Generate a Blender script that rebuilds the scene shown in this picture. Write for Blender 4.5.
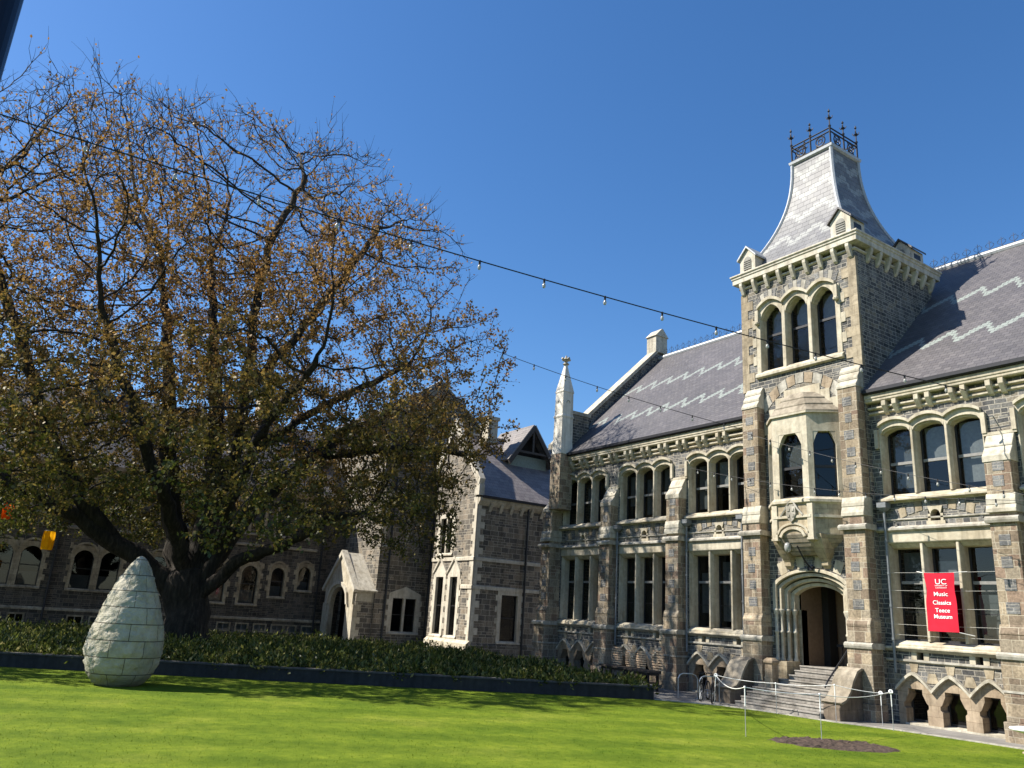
import bpy, bmesh, math, random
import numpy as np
from mathutils import Vector, Matrix, noise as mn

# ------------------------------------------------------------------ scene, camera, light
for o in list(bpy.data.objects): bpy.data.objects.remove(o)
SC = bpy.context.scene
COL = SC.collection
rnd = random.Random(7)

EYE = 2.7
PITCH, ROLL, YAW = 0.285716, 0.0622535, 0.991151
fw = Vector((-math.sin(YAW)*math.cos(PITCH), math.cos(YAW)*math.cos(PITCH), math.sin(PITCH)))
r0 = Vector((math.cos(YAW), math.sin(YAW), 0)); u0 = r0.cross(fw)
rt = r0*math.cos(ROLL)+u0*math.sin(ROLL); up = rt.cross(fw)
cd = bpy.data.cameras.new('camera'); cam = bpy.data.objects.new('camera', cd); COL.objects.link(cam)
cd.sensor_width = 36; cd.lens = 783.5/1024*36; cd.clip_start = .05; cd.clip_end = 3000
cam.matrix_world = Matrix(((rt.x, up.x, -fw.x, 0), (rt.y, up.y, -fw.y, 0), (rt.z, up.z, -fw.z, EYE), (0, 0, 0, 1)))
SC.camera = cam

SUN = Vector((-.55, -.78, 1.0)).normalized()
W = bpy.data.worlds.new('World'); SC.world = W; W.use_nodes = True
nt = W.node_tree; bg = nt.nodes['Background']
sky = nt.nodes.new('ShaderNodeTexSky'); sky.sky_type = 'NISHITA'; sky.sun_disc = False
sky.sun_elevation = math.asin(SUN.z); sky.sun_rotation = math.atan2(SUN.x, SUN.y)
sky.air_density = 1.0; sky.dust_density = 0.4; sky.ozone_density = 4.0; sky.altitude = 0
hs = nt.nodes.new('ShaderNodeHueSaturation'); hs.inputs['Saturation'].default_value = 1.22; hs.inputs['Hue'].default_value = .503
nt.links.new(sky.outputs[0], hs.inputs['Color']); nt.links.new(hs.outputs[0], bg.inputs[0]); bg.inputs[1].default_value = 0.086
sd = bpy.data.lights.new('sun', 'SUN'); sd.energy = 5.0; sd.angle = math.radians(.53); sd.color = (1, .94, .84)
so = bpy.data.objects.new('sun', sd); COL.objects.link(so)
so.rotation_euler = SUN.to_track_quat('Z', 'Y').to_euler()
so.location = (0, 0, 60)
SC.view_settings.view_transform = 'Standard'; SC.view_settings.look = 'None'
SC.view_settings.exposure = 1.05; SC.view_settings.gamma = 1
SC.render.engine = 'CYCLES'
SC.cycles.max_bounces = 5; SC.cycles.diffuse_bounces = 2; SC.cycles.transparent_max_bounces = 8

# ------------------------------------------------------------------ materials
class NB:
    def __init__(s, name):
        s.m = bpy.data.materials.new(name); s.m.use_nodes = True
        s.t = s.m.node_tree; s.p = s.t.nodes['Principled BSDF']; s.out = s.t.nodes['Material Output']
    def n(s, typ, **kw):
        x = s.t.nodes.new(typ)
        for k, v in kw.items():
            if k.startswith('_'): setattr(x, k[1:], v)
        return x
    def l(s, a, b): s.t.links.new(a, b)
    def val(s, x, sock):
        if hasattr(x, 'links') or isinstance(x, bpy.types.NodeSocket): s.l(x, sock)
        else: sock.default_value = x
    def math(s, op, a, b=0.0, c=0.0):
        x = s.n('ShaderNodeMath', _operation=op)
        for i, v in enumerate((a, b, c)): s.val(v, x.inputs[i])
        return x.outputs[0]
    def mix(s, f, a, b, mode='MIX'):
        x = s.n('ShaderNodeMix', _data_type='RGBA', _blend_type=mode)
        s.val(f, x.inputs[0])
        for v, i in ((a, 6), (b, 7)):
            if isinstance(v, tuple): v = v if len(v) == 4 else v+(1,)
            s.val(v, x.inputs[i])
        return x.outputs[2]
    def noise(s, vec, scale, detail=3, rough=.55):
        x = s.n('ShaderNodeTexNoise'); x.inputs['Scale'].default_value = scale
        x.inputs['Detail'].default_value = detail; x.inputs['Roughness'].default_value = rough
        if vec is not None: s.l(vec, x.inputs['Vector'])
        return x
    def ramp(s, f, stops, interp='LINEAR'):
        x = s.n('ShaderNodeValToRGB'); s.l(f, x.inputs[0]); cr = x.color_ramp; cr.interpolation = interp
        while len(cr.elements) < len(stops): cr.elements.new(.5)
        for e, (p, c) in zip(cr.elements, stops): e.position = p; e.color = c if len(c) == 4 else c+(1,)
        return x.outputs[0]
    def bump(s, h, strength=.5, dist=.02):
        x = s.n('ShaderNodeBump'); x.inputs['Strength'].default_value = strength; x.inputs['Distance'].default_value = dist
        s.l(h, x.inputs['Height']); s.l(x.outputs[0], s.p.inputs['Normal'])
    def pos(s): return s.n('ShaderNodeNewGeometry').outputs['Position']
    def wall_uv(s, vscale=1.0):
        g = s.n('ShaderNodeNewGeometry'); sp = s.n('ShaderNodeSeparateXYZ'); s.l(g.outputs['Position'], sp.inputs[0])
        sn = s.n('ShaderNodeSeparateXYZ'); s.l(g.outputs['True Normal'], sn.inputs[0])
        ax = s.math('ABSOLUTE', sn.outputs[0]); ay = s.math('ABSOLUTE', sn.outputs[1])
        gt = s.math('GREATER_THAN', ax, ay)
        d = s.math('SUBTRACT', sp.outputs[1], sp.outputs[0])
        u = s.math('ADD', sp.outputs[0], s.math('MULTIPLY', gt, d))
        cb = s.n('ShaderNodeCombineXYZ'); s.l(u, cb.inputs[0]); s.l(s.math('MULTIPLY', sp.outputs[2], vscale), cb.inputs[1])
        return cb.outputs[0], u, sp
    def base(s, c, rough=.85, spec=.3):
        s.val(c if not isinstance(c, tuple) else c+(1,), s.p.inputs['Base Color'])
        s.p.inputs['Roughness'].default_value = rough
        s.p.inputs['Specular IOR Level'].default_value = spec
        return s.m

def brick(b, vec, w, h, mortar, c1, c2, cm, bias=0, off=.5, sq=1.0, sqf=2, smooth=.1):
    x = b.n('ShaderNodeTexBrick'); b.l(vec, x.inputs['Vector'])
    x.offset = off; x.offset_frequency = 2; x.squash = sq; x.squash_frequency = sqf
    for k, v in (('Scale', 1), ('Mortar Size', mortar), ('Mortar Smooth', smooth), ('Bias', bias), ('Brick Width', w), ('Row Height', h)):
        x.inputs[k].default_value = v
    for k, v in (('Color1', c1), ('Color2', c2), ('Mortar', cm)): x.inputs[k].default_value = v+(1,)
    return x

def masonry(name, pal, cm, w, h, mortar=.012, warp=.03, big=.35, bump=.7, sq=.7, seed=0.0, split=.62):
    b = NB(name); uv, u, sp = b.wall_uv()
    nz = b.noise(b.pos(), 1.7, 2)
    va = b.n('ShaderNodeVectorMath', _operation='MULTIPLY_ADD'); b.l(nz.outputs['Color'], va.inputs[0])
    va.inputs[1].default_value = (warp*2, warp, 0); b.l(uv, va.inputs[2])
    off = b.n('ShaderNodeVectorMath', _operation='ADD'); b.l(va.outputs[0], off.inputs[0]); off.inputs[1].default_value = (40+seed, 40+seed, 0)
    br1 = brick(b, off.outputs[0], w, h, mortar, (0, 0, 0), (1, 1, 1), (0, 0, 0), sq=sq, sqf=3)
    br2 = brick(b, off.outputs[0], w*.62, h*.5, mortar*.85, (0, 0, 0), (1, 1, 1), (0, 0, 0), sq=1.35, sqf=2, off=.38)
    bm_ = brick(b, off.outputs[0], w*2.1, h, .0, (0, 0, 0), (1, 1, 1), (0, 0, 0), off=.31)
    msk = b.math('GREATER_THAN', bm_.outputs['Color'], split)
    bcol = b.mix(msk, br1.outputs['Color'], br2.outputs['Color'])
    bfac = b.math('ADD', b.math('MULTIPLY', br1.outputs['Fac'], b.math('SUBTRACT', 1.0, msk)), b.math('MULTIPLY', br2.outputs['Fac'], msk))
    n = len(pal); col = b.ramp(bcol, [((i+.02)/n, c) for i, c in enumerate(pal)], 'CONSTANT')
    f1 = b.noise(b.pos(), 14, 4); f2 = b.noise(b.pos(), big, 3)
    col = b.mix(.75, col, b.ramp(f1.outputs[0], [(.25, (.45,)*3), (.75, (1.45,)*3)]), 'MULTIPLY')
    col = b.mix(.6, col, b.ramp(f2.outputs[0], [(.3, (.62, .6, .58)), (.7, (1.25, 1.25, 1.25))]), 'MULTIPLY')
    col = b.mix(bfac, col, cm)
    mp = b.n('ShaderNodeMapping'); b.l(b.pos(), mp.inputs[0]); mp.inputs['Scale'].default_value = (3.0, 3.0, .35)
    col = b.mix(.55, col, b.ramp(b.noise(mp.outputs[0], 1.0, 4).outputs[0], [(.36, (.5, .48, .46)), (.56, (1.05, 1.05, 1.05))]), 'MULTIPLY')
    hgt = b.math('ADD', b.math('MULTIPLY', b.math('SUBTRACT', 1.0, bfac), .7), b.math('MULTIPLY', f1.outputs[0], .9))
    b.bump(hgt, bump, .03)
    return b.base(col, .9)

def stone(name, c, var=.25, joints=None, stain=(.55, .5, .45), bump=.25):
    b = NB(name); f1 = b.noise(b.pos(), 6, 5, .6); f2 = b.noise(b.pos(), .9, 4)
    lo = tuple(x*(1-var) for x in c); hi = tuple(min(1, x*(1+var*.6)) for x in c)
    col = b.ramp(f1.outputs[0], [(.3, lo), (.7, hi)])
    col = b.mix(.55, col, b.ramp(f2.outputs[0], [(.34, stain), (.55, (1, 1, 1))]), 'MULTIPLY')
    mp = b.n('ShaderNodeMapping'); b.l(b.pos(), mp.inputs[0]); mp.inputs['Scale'].default_value = (4.0, 4.0, .5)
    col = b.mix(.6, col, b.ramp(b.noise(mp.outputs[0], 1.0, 5, .6).outputs[0], [(.34, (.52, .50, .47)), (.54, (1.04, 1.04, 1.04))]), 'MULTIPLY')
    if joints:
        uv, u, sp = b.wall_uv()
        br = brick(b, uv, joints[0], joints[1], .008, (.75, .75, .75), (1.08, 1.08, 1.08), (.55, .52, .48))
        col = b.mix(.8, col, br.outputs['Color'], 'MULTIPLY')
    b.bump(b.noise(b.pos(), 22, 4).outputs[0], bump, .02)
    return b.base(col, .85)

def slates(name, pal, axis, zig=None, zigc=(.4, .46, .42), w=.26, h=.2, vs=1.414, rough=.55):
    b = NB(name); sp = b.n('ShaderNodeSeparateXYZ'); b.l(b.pos(), sp.inputs[0])
    u = sp.outputs[axis]; v = b.math('MULTIPLY', sp.outputs[2], vs)
    cb = b.n('ShaderNodeCombineXYZ'); b.l(b.math('ADD', u, 100.0), cb.inputs[0]); b.l(v, cb.inputs[1])
    br = brick(b, cb.outputs[0], w, h, .006, (0, 0, 0), (1, 1, 1), (0, 0, 0))
    n = len(pal); col = b.ramp(br.outputs['Color'], [(i/max(1, n-1), c) for i, c in enumerate(pal)])
    f2 = b.noise(b.pos(), .5, 4)
    col = b.mix(.6, col, b.ramp(f2.outputs[0], [(.3, (.75, .75, .75)), (.7, (1.18, 1.15, 1.15))]), 'MULTIPLY')
    if zig:
        per, amp, th, levels = zig
        uq = b.math('MULTIPLY', b.math('FLOOR', b.math('DIVIDE', u, w*.5)), w*.5)
        ph = b.math('FRACT', b.math('DIVIDE', b.math('ADD', uq, 200.0), per))
        up_ = b.math('DIVIDE', ph, .72); dn = b.math('DIVIDE', b.math('SUBTRACT', 1.0, ph), .28)
        tri = b.math('MINIMUM', up_, dn)
        vq = b.math('MULTIPLY', b.math('FLOOR', b.math('DIVIDE', v, h*.5)), h*.5)
        tot = None
        for lv in levels:
            dd = b.math('SUBTRACT', vq, b.math('ADD', b.math('MULTIPLY', tri, amp), lv*vs))
            inside = b.math('MULTIPLY', b.math('GREATER_THAN', dd, 0.0), b.math('LESS_THAN', dd, th))
            tot = inside if tot is None else b.math('MAXIMUM', tot, inside)
        fz = b.noise(b.pos(), 7, 3)
        col = b.mix(b.math('MULTIPLY', tot, b.math('ADD', .55, b.math('MULTIPLY', fz.outputs[0], .6))), col, zigc)
    col = b.mix(br.outputs['Fac'], col, (.035, .033, .036))
    # each course steps up over the one below: a saw-tooth height along the slope
    saw = b.math('SUBTRACT', 1.0, b.math('FRACT', b.math('DIVIDE', v, h)))
    hh = b.math('ADD', b.math('MULTIPLY', saw, .8), b.math('ADD', b.math('MULTIPLY', br.outputs['Color'], .5), b.math('MULTIPLY', br.outputs['Fac'], -.8)))
    b.bump(hh, .6, .02)
    return b.base(col, rough, .35)

def plain(name, c, rough=.6, metal=0.0, var=.15, scale=9, spec=.4, bump=.1):
    b = NB(name); f = b.noise(b.pos(), scale, 4)
    col = b.ramp(f.outputs[0], [(.3, tuple(x*(1-var) for x in c)), (.7, tuple(min(1, x*(1+var)) for x in c))])
    b.p.inputs['Metallic'].default_value = metal
    if bump: b.bump(f.outputs[0], bump, .01)
    return b.base(col, rough, spec)

M = {}
M['basalt'] = masonry('grey basalt rubble', [(.068, .069, .070), (.115, .114, .112), (.16, .156, .148), (.083, .083, .084), (.20, .178, .142), (.135, .13, .12), (.097, .097, .098)], (.32, .295, .25), .38, .165, .015, sq=.62, warp=.06, split=.8)
M['basalt_coarse'] = masonry('brown grey squared stone', [(.125, .112, .092), (.18, .158, .125), (.15, .134, .11), (.22, .19, .148), (.108, .10, .088), (.255, .215, .165)], (.36, .325, .265), .62, .34, .016, sq=.7, seed=3)
M['basalt_shaded'] = masonry('squared stone darkened for shade', [(.075, .068, .058), (.105, .092, .075), (.088, .078, .066), (.135, .115, .09), (.062, .057, .05)], (.18, .155, .12), .52, .25, .014, sq=.65, seed=8)  # base colours lowered to carry the shade on the left range
M['brown'] = masonry('brown trachyte ashlar', [(.25, .20, .14), (.31, .25, .175), (.20, .155, .112), (.28, .235, .175), (.35, .285, .20), (.23, .165, .12)], (.40, .35, .27), .52, .36, .01, big=.6, bump=.5, sq=.8, seed=5, split=.8)
M['greyblock'] = masonry('grey inset block', [(.14, .145, .15), (.19, .19, .185), (.165, .165, .165)], (.3, .28, .25), .5, .19, .012, seed=11)
M['cream'] = stone('cream limestone', (.47, .425, .33), .2, stain=(.68, .60, .50))
M['cream_old'] = stone('weathered limestone', (.42, .35, .24), .3, joints=(.55, .36), stain=(.5, .45, .4))
M['white_stone'] = stone('pale dressed stone', (.46, .425, .345), .25, stain=(.62, .58, .52))
M['roofstone'] = stone('brown weathered roof stone', (.30, .26, .20), .3, stain=(.5, .47, .42))
M['quoin'] = stone('buff quoin stone', (.37, .31, .22), .35, joints=(.5, .42), stain=(.55, .5, .42))
M['cap'] = stone('grey weathered coping', (.40, .375, .32), .3, stain=(.5, .48, .45))
M['tan'] = stone('tan sandstone', (.36, .285, .20), .25, joints=(.7, .34), stain=(.55, .5, .46))
M['pale'] = stone('pale limestone ashlar', (.52, .48, .395), .18, stain=(.75, .71, .65))
M['chalk'] = stone('whitened stone', (.66, .63, .56), .1, stain=(.86, .84, .8))
M['tan_shaded'] = stone('sandstone darkened for shade and dirt', (.19, .15, .11), .3, joints=(.7, .34), stain=(.5, .48, .45))  # shade and dirt of the cheek walls put into the base colour
M['step'] = stone('worn grey step stone', (.27, .25, .22), .3, stain=(.5, .48, .46))
PUR = [(.076, .071, .075), (.098, .092, .095), (.088, .082, .084), (.118, .110, .111), (.082, .077, .083)]
M['slate_x'] = slates('purple slate', PUR, 0, (1.25, .80, .40, (13.22, 15.82)), (.24, .27, .245))
M['slate_y'] = slates('grey brown slate', [(.17, .15, .15), (.215, .195, .19), (.24, .215, .205)], 1, w=.4, h=.3, vs=1.25)
M['slate_y2'] = slates('pale lichened slate', [(.14, .125, .115), (.20, .18, .165), (.17, .155, .14)], 0, w=.4, h=.3, vs=1.3)
M['slate_dark'] = slates('dark slate', [(.06, .058, .06), (.085, .08, .08), (.075, .07, .072)], 1, w=.4, h=.3, vs=1.3)
MAN = [(.125, .125, .13), (.16, .16, .16), (.14, .14, .147), (.185, .185, .18)]
M['mansard_x'] = slates('mansard slate front', MAN, 0, (1.7, .62, .36, (18.95, 20.35, 21.6, 22.7)), (.27, .275, .26), w=.34, h=.26, vs=1.0)
M['mansard_y'] = slates('mansard slate side', MAN, 1, (1.7, .62, .36, (18.95, 20.35, 21.6, 22.7)), (.27, .275, .26), w=.34, h=.26, vs=1.0)
M['lead'] = plain('lead flashing', (.36, .37, .375), .5, .2)
M['iron'] = plain('black iron', (.018, .018, .022), .5, .3, spec=.4)
M['pipe'] = plain('painted grey downpipe', (.16, .17, .18), .5)
M['pipe_black'] = plain('black downpipe', (.02, .02, .022), .5)
M['sash'] = plain('dark timber sash', (.02, .02, .022), .5)
M['rail'] = plain('grey painted sash rail', (.20, .195, .185), .55)
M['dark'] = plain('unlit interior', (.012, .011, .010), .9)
M['hallwall'] = plain('brown entrance wall', (.16, .11, .07), .85, bump=.05)
M['blind'] = plain('pale roller blind', (.36, .37, .37), .8)
M['blind_dim'] = plain('grey roller blind', (.15, .16, .165), .8)
M['white'] = plain('white paint', (.78, .78, .76), .5)
M['rope'] = plain('white rope', (.74, .73, .70), .8)
M['cord'] = plain('pale cord', (.55, .54, .5), .8)
M['post'] = plain('galvanised rod', (.42, .42, .43), .45, .4)
M['cable'] = plain('black cable', (.012, .012, .013), .6)
M['rubber'] = plain('black rubber', (.012, .012, .012), .8)
M['steel'] = plain('brushed steel tube', (.45, .46, .47), .35, .8)
M['bikepaint'] = plain('dark bicycle paint', (.02, .022, .03), .3)
M['wood'] = plain('sunlit slat timber', (.48, .34, .22), .75, var=.4, scale=14)  # pale tone carries the sun patches on the bench back
M['benchdark'] = plain('dark stained timber', (.05, .04, .032), .7)
M['planter'] = stone('dark basalt planter stone', (.032, .032, .034), .25, stain=(.7, .7, .7))
M['planter_cap'] = stone('planter coping', (.075, .074, .073), .25, stain=(.7, .7, .7))
M['soil'] = plain('bare garden soil', (.055, .037, .027), .95, var=.6, scale=14, bump=.9)
M['black_post'] = plain('black painted post', (.008, .008, .012), .35)
M['oldgrey'] = stone('grey louvre slats', (.3, .29, .26), .2)
M['green_louvre'] = plain('weathered green boards', (.20, .25, .22), .8)

def glass_mat():
    b = NB('window glass'); t = b.n('ShaderNodeBsdfTransparent'); t.inputs[0].default_value = (.5, .53, .53, 1)
    g = b.n('ShaderNodeBsdfGlossy'); g.inputs[0].default_value = (1, 1, 1, 1); g.inputs['Roughness'].default_value = .02
    nz = b.noise(b.pos(), .55, 2); bp = b.n('ShaderNodeBump'); bp.inputs['Strength'].default_value = .25; bp.inputs['Distance'].default_value = .02
    b.l(nz.outputs[0], bp.inputs['Height']); b.l(bp.outputs[0], g.inputs['Normal'])
    f = b.n('ShaderNodeFresnel'); bk = b.n('ShaderNodeNewGeometry').outputs['Backfacing']
    b.l(b.math('SUBTRACT', 1.5, b.math('MULTIPLY', bk, 1.5-1/1.5)), f.inputs[0])   # same reflection from either side
    x = b.n('ShaderNodeMixShader'); b.l(f.outputs[0], x.inputs[0]); b.l(t.outputs[0], x.inputs[1]); b.l(g.outputs[0], x.inputs[2])
    b.l(x.outputs[0], b.out.inputs[0]); return b.m
M['glass'] = glass_mat()

def grass_mat(name, blades=False):
    b = NB(name)
    f1 = b.noise(b.pos(), .45, 4); f2 = b.noise(b.pos(), 3.2, 4); f3 = b.noise(b.pos(), 38, 3, .7)
    col = b.ramp(f1.outputs[0], [(.3, (.09, .146, .012)), (.55, (.14, .195, .018)), (.75, (.195, .235, .034))])
    col = b.mix(.75, col, b.ramp(f2.outputs[0], [(.28, (.6, .7, .55)), (.72, (1.3, 1.2, 1.15))]), 'MULTIPLY')
    # faint mowing stripes
    sp = b.n('ShaderNodeSeparateXYZ'); b.l(b.pos(), sp.inputs[0])
    a = b.math('ADD', b.math('MULTIPLY', sp.outputs[0], .9), b.math('MULTIPLY', sp.outputs[1], -.436))
    s_ = b.math('SINE', b.math('MULTIPLY', a, 3.4))
    col = b.mix(.5, col, b.ramp(b.math('ADD', .5, b.math('MULTIPLY', s_, .5)), [(.2, (.72, .78, .7)), (.8, (1.16, 1.13, 1.1))]), 'MULTIPLY')
    if blades:
        g = b.n('ShaderNodeNewGeometry')
        col = b.mix(.8, col, b.ramp(g.outputs['Random Per Island'], [(0, (.85, .9, .75)), (.6, (1.15, 1.12, 1)), (.95, (1.3, 1.2, 1.2)), (1, (1.8, 1.5, 1.5))]), 'MULTIPLY')
        d = b.n('ShaderNodeBsdfDiffuse'); t = b.n('ShaderNodeBsdfTranslucent'); x = b.n('ShaderNodeMixShader'); x.inputs[0].default_value = .35
        b.l(col, d.inputs[0]); b.l(col, t.inputs[0]); b.l(d.outputs[0], x.inputs[1]); b.l(t.outputs[0], x.inputs[2]); b.l(x.outputs[0], b.out.inputs[0])
        return b.m
    col = b.mix(.8, col, b.ramp(f3.outputs[0], [(.3, (.5, .55, .4)), (.7, (1.35, 1.3, 1.2))]), 'MULTIPLY')
    b.bump(f3.outputs[0], .8, .05)
    return b.base(col, .9, .1)
M['lawn'] = grass_mat('mown lawn'); M['blades'] = grass_mat('grass blades', True)

def leaf_mat(name, stops, trans=.35, zmix=None):
    b = NB(name); g = b.n('ShaderNodeNewGeometry')
    col = b.ramp(g.outputs['Random Per Island'], stops)
    if zmix:
        z0, z1, stops2 = zmix
        col2 = b.ramp(g.outputs['Random Per Island'], stops2)
        sp = b.n('ShaderNodeSeparateXYZ'); b.l(g.outputs['Position'], sp.inputs[0])
        nz = b.noise(g.outputs['Position'], .25, 3)
        zz = b.math('ADD', sp.outputs[2], b.math('MULTIPLY', b.math('SUBTRACT', nz.outputs[0], .5), 14.0))
        mr = b.n('ShaderNodeMapRange'); b.l(zz, mr.inputs[0]); mr.inputs[1].default_value = z0; mr.inputs[2].default_value = z1
        col = b.mix(mr.outputs[0], col, col2)
    d = b.n('ShaderNodeBsdfDiffuse'); t = b.n('ShaderNodeBsdfTranslucent'); gl = b.n('ShaderNodeBsdfGlossy'); gl.inputs['Roughness'].default_value = .45
    gl.inputs[0].default_value = (.6, .6, .6, 1)
    x = b.n('ShaderNodeMixShader'); x.inputs[0].default_value = trans; y = b.n('ShaderNodeMixShader'); y.inputs[0].default_value = .03
    b.l(col, d.inputs[0]); b.l(col, t.inputs[0]); b.l(d.outputs[0], x.inputs[1]); b.l(t.outputs[0], x.inputs[2])
    b.l(x.outputs[0], y.inputs[1]); b.l(gl.outputs[0], y.inputs[2]); b.l(y.outputs[0], b.out.inputs[0])
    return b.m
M['leaf'] = leaf_mat('copper and olive leaves',
    [(0, (.035, .048, .010)), (.4, (.07, .085, .016)), (.7, (.11, .11, .022)), (.88, (.17, .12, .03)), (1, (.24, .22, .05))], .4,
    (6, 15, [(0, (.12, .07, .025)), (.3, (.21, .115, .036)), (.6, (.29, .155, .042)), (.85, (.36, .20, .055)), (1, (.42, .30, .15))]))
M['shrub'] = leaf_mat('dark shrub leaves', [(0, (.022, .034, .007)), (.4, (.06, .08, .014)), (.7, (.12, .145, .028)), (.9, (.24, .24, .055)), (1, (.34, .30, .13))], .35)

def bark_mat():
    b = NB('tree bark'); mp = b.n('ShaderNodeMapping'); b.l(b.pos(), mp.inputs[0]); mp.inputs['Scale'].default_value = (5, 5, .9)
    f = b.noise(mp.outputs[0], 1.6, 6, .65); f2 = b.noise(b.pos(), .8, 3)
    col = b.ramp(f.outputs[0], [(.3, (.012, .010, .009)), (.55, (.036, .030, .025)), (.8, (.09, .078, .062))])
    col = b.mix(.5, col, b.ramp(f2.outputs[0], [(.35, (.6, .65, .5)), (.65, (1.2, 1.15, 1.1))]), 'MULTIPLY')
    b.bump(f.outputs[0], .9, .08)
    return b.base(col, .9, .2)
M['bark'] = bark_mat()

def egg_mat():
    b = NB('rough white limestone blocks'); tc = b.n('ShaderNodeTexCoord'); sp = b.n('ShaderNodeSeparateXYZ'); b.l(tc.outputs['Object'], sp.inputs[0])
    ang = b.math('ARCTAN2', sp.outputs[1], sp.outputs[0])
    cb = b.n('ShaderNodeCombineXYZ'); b.l(b.math('ADD', b.math('MULTIPLY', ang, 1.25), 10.2), cb.inputs[0]); b.l(b.math('ADD', sp.outputs[2], 2.0), cb.inputs[1])
    br = brick(b, cb.outputs[0], 1.12, .47, .012, (.82, .84, .80), (1.08, 1.06, 1.02), (.2, .19, .16), smooth=.0)
    f = b.noise(tc.outputs['Object'], 5.0, 6, .68); f2 = b.noise(tc.outputs['Object'], 1.2, 3)
    col = b.ramp(f.outputs[0], [(.3, (.38, .35, .28)), (.65, (.50, .465, .385))])
    col = b.mix(.6, col, b.ramp(f2.outputs[0], [(.35, (.68, .68, .6)), (.6, (1, 1, 1))]), 'MULTIPLY')
    col = b.mix(.9, col, br.outputs['Color'], 'MULTIPLY')
    low = b.math('ADD', sp.outputs[2], b.math('MULTIPLY', f2.outputs[0], -.9))
    col = b.mix(.8, col, b.ramp(b.math('ADD', low, .35), [(.0, (.5, .52, .38)), (.35, (1, 1, 1))]), 'MULTIPLY')
    h = b.math('ADD', f.outputs[0], b.math('MULTIPLY', br.outputs['Fac'], -.5))
    b.bump(h, 1.0, .12)
    return b.base(col, .9, .2)
M['egg'] = egg_mat()

def pave_mat(name, c, w=.9, h=.6):
    b = NB(name); mp = b.pos(); sp = b.n('ShaderNodeSeparateXYZ'); b.l(mp, sp.inputs[0])
    cb = b.n('ShaderNodeCombineXYZ'); b.l(b.math('ADD', sp.outputs[0], 500.0), cb.inputs[0]); b.l(b.math('ADD', sp.outputs[1], 500.0), cb.inputs[1])
    br = brick(b, cb.outputs[0], w, h, .012, (.8, .8, .8), (1.1, 1.1, 1.1), (.45, .45, .45))
    f = b.noise(mp, 1.1, 5)
    col = b.mix(.9, c, br.outputs['Color'], 'MULTIPLY')
    col = b.mix(.6, col, b.ramp(f.outputs[0], [(.3, (.65, .65, .65)), (.7, (1.2, 1.2, 1.2))]), 'MULTIPLY')
    return b.base(col, .9, .2)
M['pave'] = pave_mat('grey paving', (.20, .19, .175))

def cloth(name, c, trans=.25):
    b = NB(name); f = b.noise(b.pos(), 6, 3)
    col = b.ramp(f.outputs[0], [(.3, tuple(x*.88 for x in c)), (.7, c)])
    d = b.n('ShaderNodeBsdfDiffuse'); t = b.n('ShaderNodeBsdfTranslucent'); x = b.n('ShaderNodeMixShader'); x.inputs[0].default_value = trans
    b.l(col, d.inputs[0]); b.l(col, t.inputs[0]); b.l(d.outputs[0], x.inputs[1]); b.l(t.outputs[0], x.inputs[2]); b.l(x.outputs[0], b.out.inputs[0])
    return b.m
M['banner'] = cloth('red banner cloth', (.62, .03, .055), .15)
M['letter'] = plain('white lettering', (.8, .8, .8), .7, bump=0)
M['yellow'] = cloth('yellow lantern paper', (.85, .42, .01), .5)
M['orange'] = cloth('orange lantern paper', (.80, .12, .01), .5)
def bulb_mat():
    b = NB('clear bulb glass'); b.p.inputs['Transmission Weight'].default_value = .5
    return b.base((.55, .55, .52), .12, .5)
M['bulb'] = bulb_mat()

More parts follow.
